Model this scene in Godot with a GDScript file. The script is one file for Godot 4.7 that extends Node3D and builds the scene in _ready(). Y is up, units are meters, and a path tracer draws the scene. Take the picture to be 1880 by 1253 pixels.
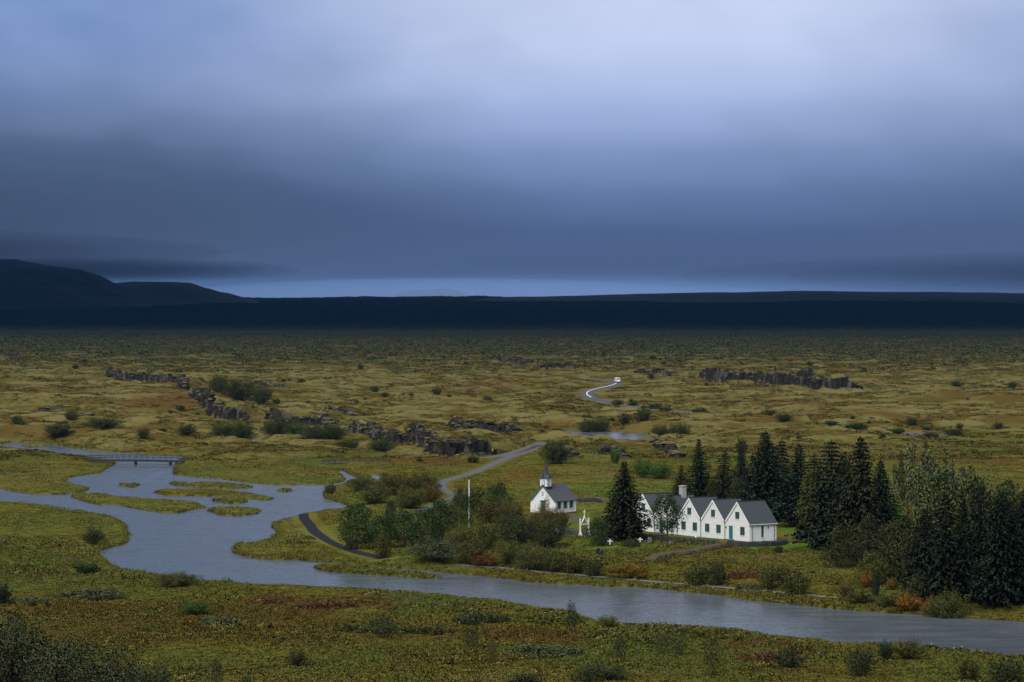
extends Node3D
# A river plain with a church and a gabled farmhouse under low cloud, seen from a cliff 36 m above the water.
const PADS := [[29.93, -462.06, 17.0, 30.0, 0.5], [7.13, -505.37, 7.0, 20.0, 1.0]]
const WATER := [[-145.2, -816.13, -142.52, -818.47, -142.7, -837.69, -138.07, -835.24, -131.84, -829.17, -124.07, -809.19, -116.99, -792.33, -108.04, -778.29, -100.43, -768.85, -93.25, -761.67, -85.61, -753.62, -83.0, -743.8, -82.56, -726.75, -80.7, -702.59, -78.51, -681.61, -76.08, -664.15, -70.2, -654.25, -63.7, -646.84, -57.1, -632.5, -49.6, -623.51, -43.85, -625.56, -40.34, -626.25, -41.67, -625.08, -38.82, -627.4, -36.96, -635.65, -36.49, -645.36, -38.51, -662.43, -40.57, -679.06, -39.88, -685.95, -38.4, -679.06, -37.01, -667.0, -35.35, -659.2, -33.63, -649.7, -34.78, -645.36, -35.37, -637.45, -35.71, -625.65, -37.26, -618.22, -38.58, -610.41, -38.26, -595.36, -36.94, -580.03, -34.73, -571.21, -32.01, -560.79, -30.73, -553.9, -30.94, -547.18, -33.95, -544.09, -36.41, -533.36, -37.52, -535.05, -37.94, -531.7, -39.41, -520.07, -41.37, -509.84, -40.97, -501.77, -39.99, -493.95, -38.57, -484.71, -38.66, -474.63, -39.93, -464.96, -41.71, -461.94, -43.17, -461.94, -43.27, -453.86, -42.54, -446.75, -39.56, -438.17, -34.94, -432.19, -31.74, -433.17, -29.03, -429.59, -32.05, -432.38, -28.38, -429.09, -26.24, -427.73, -20.45, -421.07, -16.76, -418.46, -14.04, -416.91, -9.02, -410.83, -5.26, -407.12, -1.34, -402.27, 2.27, -396.37, 6.44, -393.6, 10.17, -392.0, 12.56, -389.32, 15.3, -390.39, 19.78, -386.42, 26.48, -377.71, 30.66, -370.59, 34.88, -365.84, 41.02, -358.93, 47.22, -354.47, 49.85, -353.53, 55.27, -348.74, 60.11, -345.0, 63.77, -342.01, 56.63, -303.64, 53.64, -307.82, 50.23, -310.05, 47.4, -312.88, 44.89, -315.18, 41.15, -318.7, 39.81, -320.04, 36.58, -320.04, 33.5, -323.49, 30.46, -328.15, 26.49, -332.94, 24.02, -336.48, 21.6, -338.47, 17.35, -338.88, 12.55, -342.13, 10.29, -346.08, 13.02, -341.03, 10.09, -344.12, 8.47, -348.96, 6.63, -356.38, 3.52, -359.98, 0.57, -364.35, -1.75, -369.54, -6.49, -374.15, -9.9, -378.12, -13.78, -379.88, -16.8, -383.2, -21.33, -386.32, -28.81, -388.69, -35.01, -390.47, -37.59, -394.24, -42.23, -398.1, -45.49, -400.33, -48.89, -405.46, -51.37, -411.01, -55.3, -415.2, -58.14, -424.47, -60.29, -434.16, -62.81, -443.27, -63.13, -448.5, -62.37, -457.5, -61.33, -460.45, -61.0, -465.72, -62.8, -480.63, -65.76, -500.89, -68.96, -515.37, -73.55, -529.72, -78.39, -537.71, -82.88, -544.9, -91.15, -559.88, -95.25, -563.19, -98.18, -563.75, -100.82, -566.55, -108.11, -607.58, -106.49, -611.48, -102.64, -602.44, -96.83, -592.43, -90.57, -590.59, -87.94, -595.53, -87.43, -605.0, -88.25, -612.8, -91.87, -622.15, -95.47, -630.4, -97.51, -641.74, -98.54, -652.01, -96.2, -665.7, -93.93, -671.97, -95.58, -693.2, -96.44, -715.81, -98.08, -724.9, -102.86, -734.23, -108.28, -747.7, -116.79, -761.67, -125.37, -776.17, -131.7, -784.71, -138.55, -795.65, -141.96, -797.87], [-87.46, -582.32, -87.24, -590.79, -84.9, -592.63, -82.03, -590.79, -77.67, -580.54, -74.67, -579.95, -70.22, -573.52, -64.7, -569.5, -60.86, -563.86, -58.98, -556.14, -57.14, -550.22, -58.94, -546.0, -60.93, -536.22, -64.09, -537.23, -66.97, -541.32, -71.61, -550.75, -74.35, -558.32, -78.3, -558.87, -81.21, -564.41, -84.95, -575.26], [-72.8, -596.99, -72.43, -603.96, -71.28, -607.18, -66.3, -607.18, -61.45, -604.6, -57.15, -599.5, -53.67, -594.49, -49.57, -585.92, -46.8, -578.18, -47.61, -571.21, -52.2, -578.18, -57.46, -583.52, -61.33, -585.32, -69.0, -587.74], [-58.41, -571.21, -57.0, -578.77, -53.29, -578.18, -51.11, -570.07, -51.62, -563.86, -54.3, -562.18], [-56.08, -542.35, -55.81, -549.16, -53.49, -550.22, -48.89, -549.16, -46.36, -541.84, -46.29, -533.2, -48.65, -527.76, -52.89, -530.22], [-73.65, -630.04, -72.54, -634.96, -69.83, -628.65, -64.17, -631.44, -59.92, -628.65, -56.32, -623.82, -54.28, -615.06, -58.0, -608.48, -63.4, -612.41, -68.62, -617.73, -71.58, -623.14], [-83.86, -623.82, -81.85, -626.57, -80.23, -629.34, -79.05, -623.14, -79.57, -615.06], [-48.38, -603.32, -47.07, -608.48, -44.95, -603.32, -46.27, -598.24], [-28.59, -420.42, -26.91, -423.86, -23.85, -421.74, -20.27, -417.3, -16.51, -412.19, -12.9, -408.94, -9.5, -403.31, -11.61, -401.87, -17.12, -405.74, -23.88, -410.69, -26.99, -414.73], [-136.08, -813.86, -133.76, -818.54, -128.63, -813.86, -127.58, -802.39, -132.64, -802.39], [-33.15, -664.38, -31.62, -665.69, -28.94, -661.13, -28.79, -649.7, -29.26, -637.45, -30.48, -645.36, -31.51, -656.0]]
const POND := [13.31, -875.94, 16.52, -891.69, 26.31, -887.7, 34.07, -875.94, 40.98, -860.73, 38.23, -842.45, 30.95, -835.36, 22.44, -835.36, 16.39, -842.45]
const PATHS := [[[-37.7, -529.88, -35.86, -509.37, -34.23, -496.53, -31.52, -475.08, -28.88, -458.47, -26.0, -445.49, -23.03, -436.16, -20.38, -431.33, -18.63, -427.8], 1.15, "asphalt_dark", "path"], [[7.31, -788.84, 3.94, -758.66, 0.0, -730.7, -3.26, -704.74, -5.92, -679.61, -9.41, -651.47, -12.64, -631.85, -14.39, -621.46, -14.81, -605.51, -14.04, -592.22, -12.28, -581.28, -10.57, -570.74, -11.81, -558.91, -14.08, -542.84, -16.13, -527.67], 1.6, "asphalt", "path"], [[8.98, -808.12, 5.03, -776.48, 1.39, -752.9, -3.38, -730.7, -7.34, -720.09], 2.4, "asphalt", "path"], [[15.74, -558.91, 18.81, -563.92, 23.19, -569.02, 28.36, -577.72, 33.05, -584.88], 1.5, "gravel", "path"], [[11.15, -501.38, 9.64, -495.49, 12.09, -494.3, 10.77, -492.46, 9.45, -490.27, 8.76, -487.32, 9.34, -479.83, 10.98, -470.33], 0.7, "gravel", "path"], [[-83.56, -835.36, -76.09, -821.51, -65.07, -798.36, -55.09, -782.61, -42.65, -767.47, -33.47, -752.9, -23.18, -736.13], 1.6, "asphalt", "path"], [[-20.55, -369.59, -16.37, -368.15, -11.38, -361.1, -5.91, -354.32, -2.6, -350.43], 0.45, "trail", "path"], [[12.76, -327.85, 15.69, -325.58, 19.05, -321.15, 20.69, -318.98], 0.45, "trail", "path"], [[-70.66, -433.33, -66.4, -431.7, -63.09, -425.59, -58.67, -413.87, -54.96, -403.53], 0.45, "trail", "path"], [[40.61, -451.92, 42.92, -454.13, 45.34, -453.1, 47.16, -454.48], 1.6, "gravel", "path"]]
const ROAD := [13.09, -1570.77, 28.66, -1547.25, 41.21, -1534.48, 47.53, -1509.57, 50.82, -1475.31, 50.95, -1432.69, 46.94, -1392.47, 41.14, -1354.44, 36.14, -1318.43, 33.06, -1284.29, 31.8, -1244.02, 32.62, -1206.2, 35.67, -1167.16, 41.65, -1124.17, 50.07, -1081.27, 59.81, -1041.53, 72.03, -997.03, 82.27, -965.48, 92.1, -938.09, 100.92, -908.02, 108.05, -883.75, 116.39, -860.73, 124.85, -842.45]
const BOARDWALK := [-7.93, -419.79, -5.42, -417.51, -2.69, -415.24, 0.76, -411.68, 3.85, -407.82, 8.23, -403.62, 11.86, -399.99, 15.91, -395.7, 19.62, -392.14, 23.75, -388.33, 28.1, -383.89, 32.35, -379.48, 36.8, -374.66, 41.21, -369.96]
const CLIFFS := [[[-217.98, -1573.43, -196.84, -1486.36, -182.55, -1453.69, -168.61, -1422.42, -155.84, -1402.31], 3.99, "leftmost dark lava cliff above the footbridge, long and low"], [[-154.08, -1363.75, -141.81, -1276.03], 4.18, "short steep lava buttress joining the two cliffs left of the plain"], [[-128.25, -1177.56, -116.95, -1111.57, -105.41, -1025.38, -96.15, -970.21, -90.41, -960.81, -84.26, -951.59], 4.56, "broken grey lava cliff stepping down beside a clump of willow"], [[-79.29, -947.04, -71.96, -924.96, -65.19, -916.41, -59.97, -924.96, -55.59, -903.88], 3.61, "striped grey lava wall above the green birch thicket"], [[-65.59, -1041.53, -59.83, -1025.38, -53.03, -1004.6], 1.9, "small square lava outcrop on the mossy slope"], [[-48.25, -868.27, -42.27, -838.89, -36.68, -808.12, -31.86, -788.84, -27.69, -795.16], 3.61, "columned lava cliff above the asphalt footpath"], [[-28.61, -821.51, -23.37, -764.51, -19.09, -736.13, -14.51, -725.36, -9.75, -730.7, -5.06, -738.87], 4.18, "dark fissured lava cliff beside the paved square"], [[-20.09, -903.88, -14.67, -879.83, -8.77, -860.73, -3.16, -853.33, 2.36, -849.67], 3.04, "upper lava ledge behind the paved square"], [[-10.57, -2039.2, 0.0, -1974.27, 11.0, -1856.06], 3.23, "far dark lava outcrop, the left one of two above the road bend"], [[15.72, -1767.85, 24.56, -1767.85, 37.62, -1751.21], 3.04, "far dark lava outcrop, the right one of two above the road bend"], [[66.68, -1614.4, 76.41, -1586.85, 87.69, -1547.25], 2.47, "low broken lava rim between the van and the long cliff"], [[92.27, -1509.57, 97.64, -1464.42, 104.82, -1432.69, 116.76, -1432.69, 125.56, -1412.29, 133.53, -1373.19, 135.85, -1309.73, 144.6, -1301.14, 154.96, -1301.14], 5.7, "long dark lava cliff running right across the far plain"], [[-144.09, -984.66, -136.73, -956.18], 1.425, "small lava knob on the rusty heath at left"], [[-168.73, -1047.03, -159.54, -1025.38, -152.96, -1004.6], 1.425, "small dark lava ledge at the far left edge of the heath"], [[-126.04, -1432.69, -113.94, -1373.19, -101.47, -1336.19], 1.33, "thin lava ledge beyond the clump of willow"], [[-419.37, -2408.93, -390.23, -2290.29, -365.45, -2182.78], 2.85, "dark lava rim at the left edge of the far scrub"], [[-106.43, -2262.43, -97.28, -2235.24, -91.63, -2208.7], 1.71, "lone lava boulder outcrop far out on the plain"], [[9.76, -752.9, 13.54, -730.7, 16.27, -720.09], 1.425, "mossy lava ledge behind the church"], [[21.82, -736.13, 25.83, -741.64, 28.01, -720.09], 1.615, "mossy lava ledge behind the spruce"], [[37.99, -788.84, 39.75, -752.9, 40.82, -720.09], 1.52, "lava scree ridge behind the farmhouse trees"]]
const PATCHES := [[-39.3, -333.1, 25.8, 24.6, "brown", 0.85], [-17.6, -317.9, 15.3, 13.4, "brown", 0.55], [-51.2, -350.1, 12.3, 11.7, "brown", 0.9], [-61.3, -397.4, 17.9, 34.3, "green", 0.8], [-78.3, -510.6, 12.2, 59.3, "green", 0.7], [-48.7, -370.8, 15.1, 13.1, "green", 0.6], [-21.3, -359.9, 7.3, 8.2, "rust", 0.8], [-24.4, -346.6, 5.1, 5.1, "rust", 0.6], [1.2, -322.9, 8.4, 6.6, "rust", 0.8], [6.5, -319.1, 5.3, 4.9, "rust", 0.7], [27.5, -310.9, 5.2, 8.3, "rust", 0.9], [-7.2, -322.9, 4.2, 4.4, "rust", 0.4], [-29.6, -363.3, 4.0, 5.6, "rust", 0.7], [-13.5, -305.2, 18.6, 13.8, "green", 0.6], [-26.4, -309.7, 4.6, 7.1, "yellow", 0.5], [20.0, -300.2, 16.7, 12.4, "green", 0.5], [43.0, -301.7, 9.6, 14.3, "green", 0.4], [49.4, -317.6, 5.3, 4.7, "rust", 0.5], [3.2, -286.1, 13.8, 4.3, "ochre", 0.6], [-20.0, -284.0, 11.6, 3.4, "ochre", 0.6], [14.7, -284.0, 6.3, 3.4, "brown", 0.5], [-93.1, -765.4, 6.2, 8.4, "orange", 0.8], [-106.8, -767.4, 7.4, 13.3, "rust", 0.35], [-63.0, -739.5, 15.1, 22.0, "ochre", 0.6], [-53.5, -658.3, 14.8, 18.9, "ochre", 0.55], [-70.0, -699.9, 7.8, 15.2, "ochre", 0.5], [-23.8, -712.6, 10.6, 15.4, "rust", 0.6], [-15.4, -694.7, 7.7, 15.1, "rust", 0.6], [-37.2, -671.3, 7.5, 12.2, "orange", 0.35], [2.4, -647.3, 4.8, 13.3, "orange", 0.7], [7.0, -630.0, 5.8, 12.6, "rust", 0.5], [-105.0, -642.5, 11.3, 16.2, "ochre", 0.6], [-105.5, -672.5, 7.1, 12.0, "ochre", 0.5], [-134.4, -820.7, 33.9, 17.8, "ochre", 0.5], [-26.4, -492.0, 5.5, 25.6, "lgreen", 0.9], [-23.3, -525.0, 5.8, 11.7, "lgreen", 0.7], [-32.6, -469.5, 6.1, 32.9, "lgreen", 0.75], [-15.7, -424.5, 4.8, 4.1, "lgreen", 0.7], [21.1, -600.1, 14.4, 15.2, "lawn", 0.75], [19.4, -581.6, 6.5, 12.5, "lawn", 0.8], [13.8, -525.5, 3.9, 25.3, "lgreen", 0.8], [22.9, -652.6, 15.7, 27.0, "ochre", 0.65], [15.4, -436.9, 6.5, 11.5, "lgreen", 0.8], [22.8, -456.5, 8.5, 7.8, "lawn", 1.0], [39.2, -441.4, 7.5, 7.3, "lawn", 1.0], [46.3, -475.1, 3.9, 13.0, "lawn", 1.0], [29.4, -440.3, 3.3, 3.2, "lawn", 0.6], [15.7, -447.2, 9.0, 16.0, "lawn", 0.5], [10.9, -485.4, 5.5, 21.5, "lawn", 0.45], [20.7, -530.9, 12.8, 33.0, "lgreen", 0.7], [40.0, -440.5, 9.2, 6.3, "lawn", 1.0], [18.1, -611.0, 16.9, 31.6, "lgreen", 0.6], [38.5, -424.6, 8.7, 9.5, "ochre", 0.7], [32.4, -397.8, 4.4, 8.4, "rust", 0.5], [42.2, -406.8, 4.5, 15.8, "lgreen", 0.6], [46.2, -402.0, 3.0, 8.6, "yellow", 0.4], [19.4, -404.4, 4.5, 9.8, "yellow", 0.4], [88.7, -634.5, 30.3, 55.0, "lgreen", 0.5], [78.1, -757.3, 27.9, 57.5, "ochre", 0.7], [110.8, -712.6, 18.5, 12.8, "rust", 0.7], [99.5, -768.4, 22.7, 26.8, "ochre", 0.8], [48.8, -853.7, 18.9, 58.5, "ochre", 0.5], [-125.6, -1120.6, 26.8, 100.5, "rust", 0.6], [-193.9, -1297.1, 28.7, 76.1, "rust", 0.5], [-102.9, -976.5, 19.9, 38.4, "rust", 0.5], [-138.5, -856.7, 18.9, 11.6, "brown", 0.6], [-15.2, -1367.9, 22.7, 75.2, "rust", 0.5], [-26.2, -1179.6, 28.4, 49.0, "moss", 0.6], [-84.9, -1435.4, 37.1, 62.2, "moss", 0.7], [-131.6, -1617.4, 59.8, 70.2, "moss", 0.6], [-242.2, -1618.8, 35.9, 84.3, "moss", 0.6], [-161.4, -1179.1, 19.6, 42.0, "moss", 0.6], [-54.2, -975.8, 10.8, 28.8, "lgreen", 0.5], [-94.8, -985.3, 9.1, 24.5, "lgreen", 0.6], [71.8, -1617.4, 44.9, 70.2, "moss", 0.5], [167.6, -1297.1, 55.1, 76.1, "moss", 0.6], [106.4, -1027.1, 41.8, 42.5, "moss", 0.6], [81.9, -1229.8, 27.3, 38.1, "moss", 0.6], [97.4, -1144.6, 25.4, 33.0, "rust", 0.5], [140.0, -1112.8, 30.9, 37.4, "brown", 0.6], [225.7, -1491.3, 33.0, 68.9, "moss", 0.5], [-6.0, -1617.4, 26.9, 70.2, "moss", 0.6]]
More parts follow.
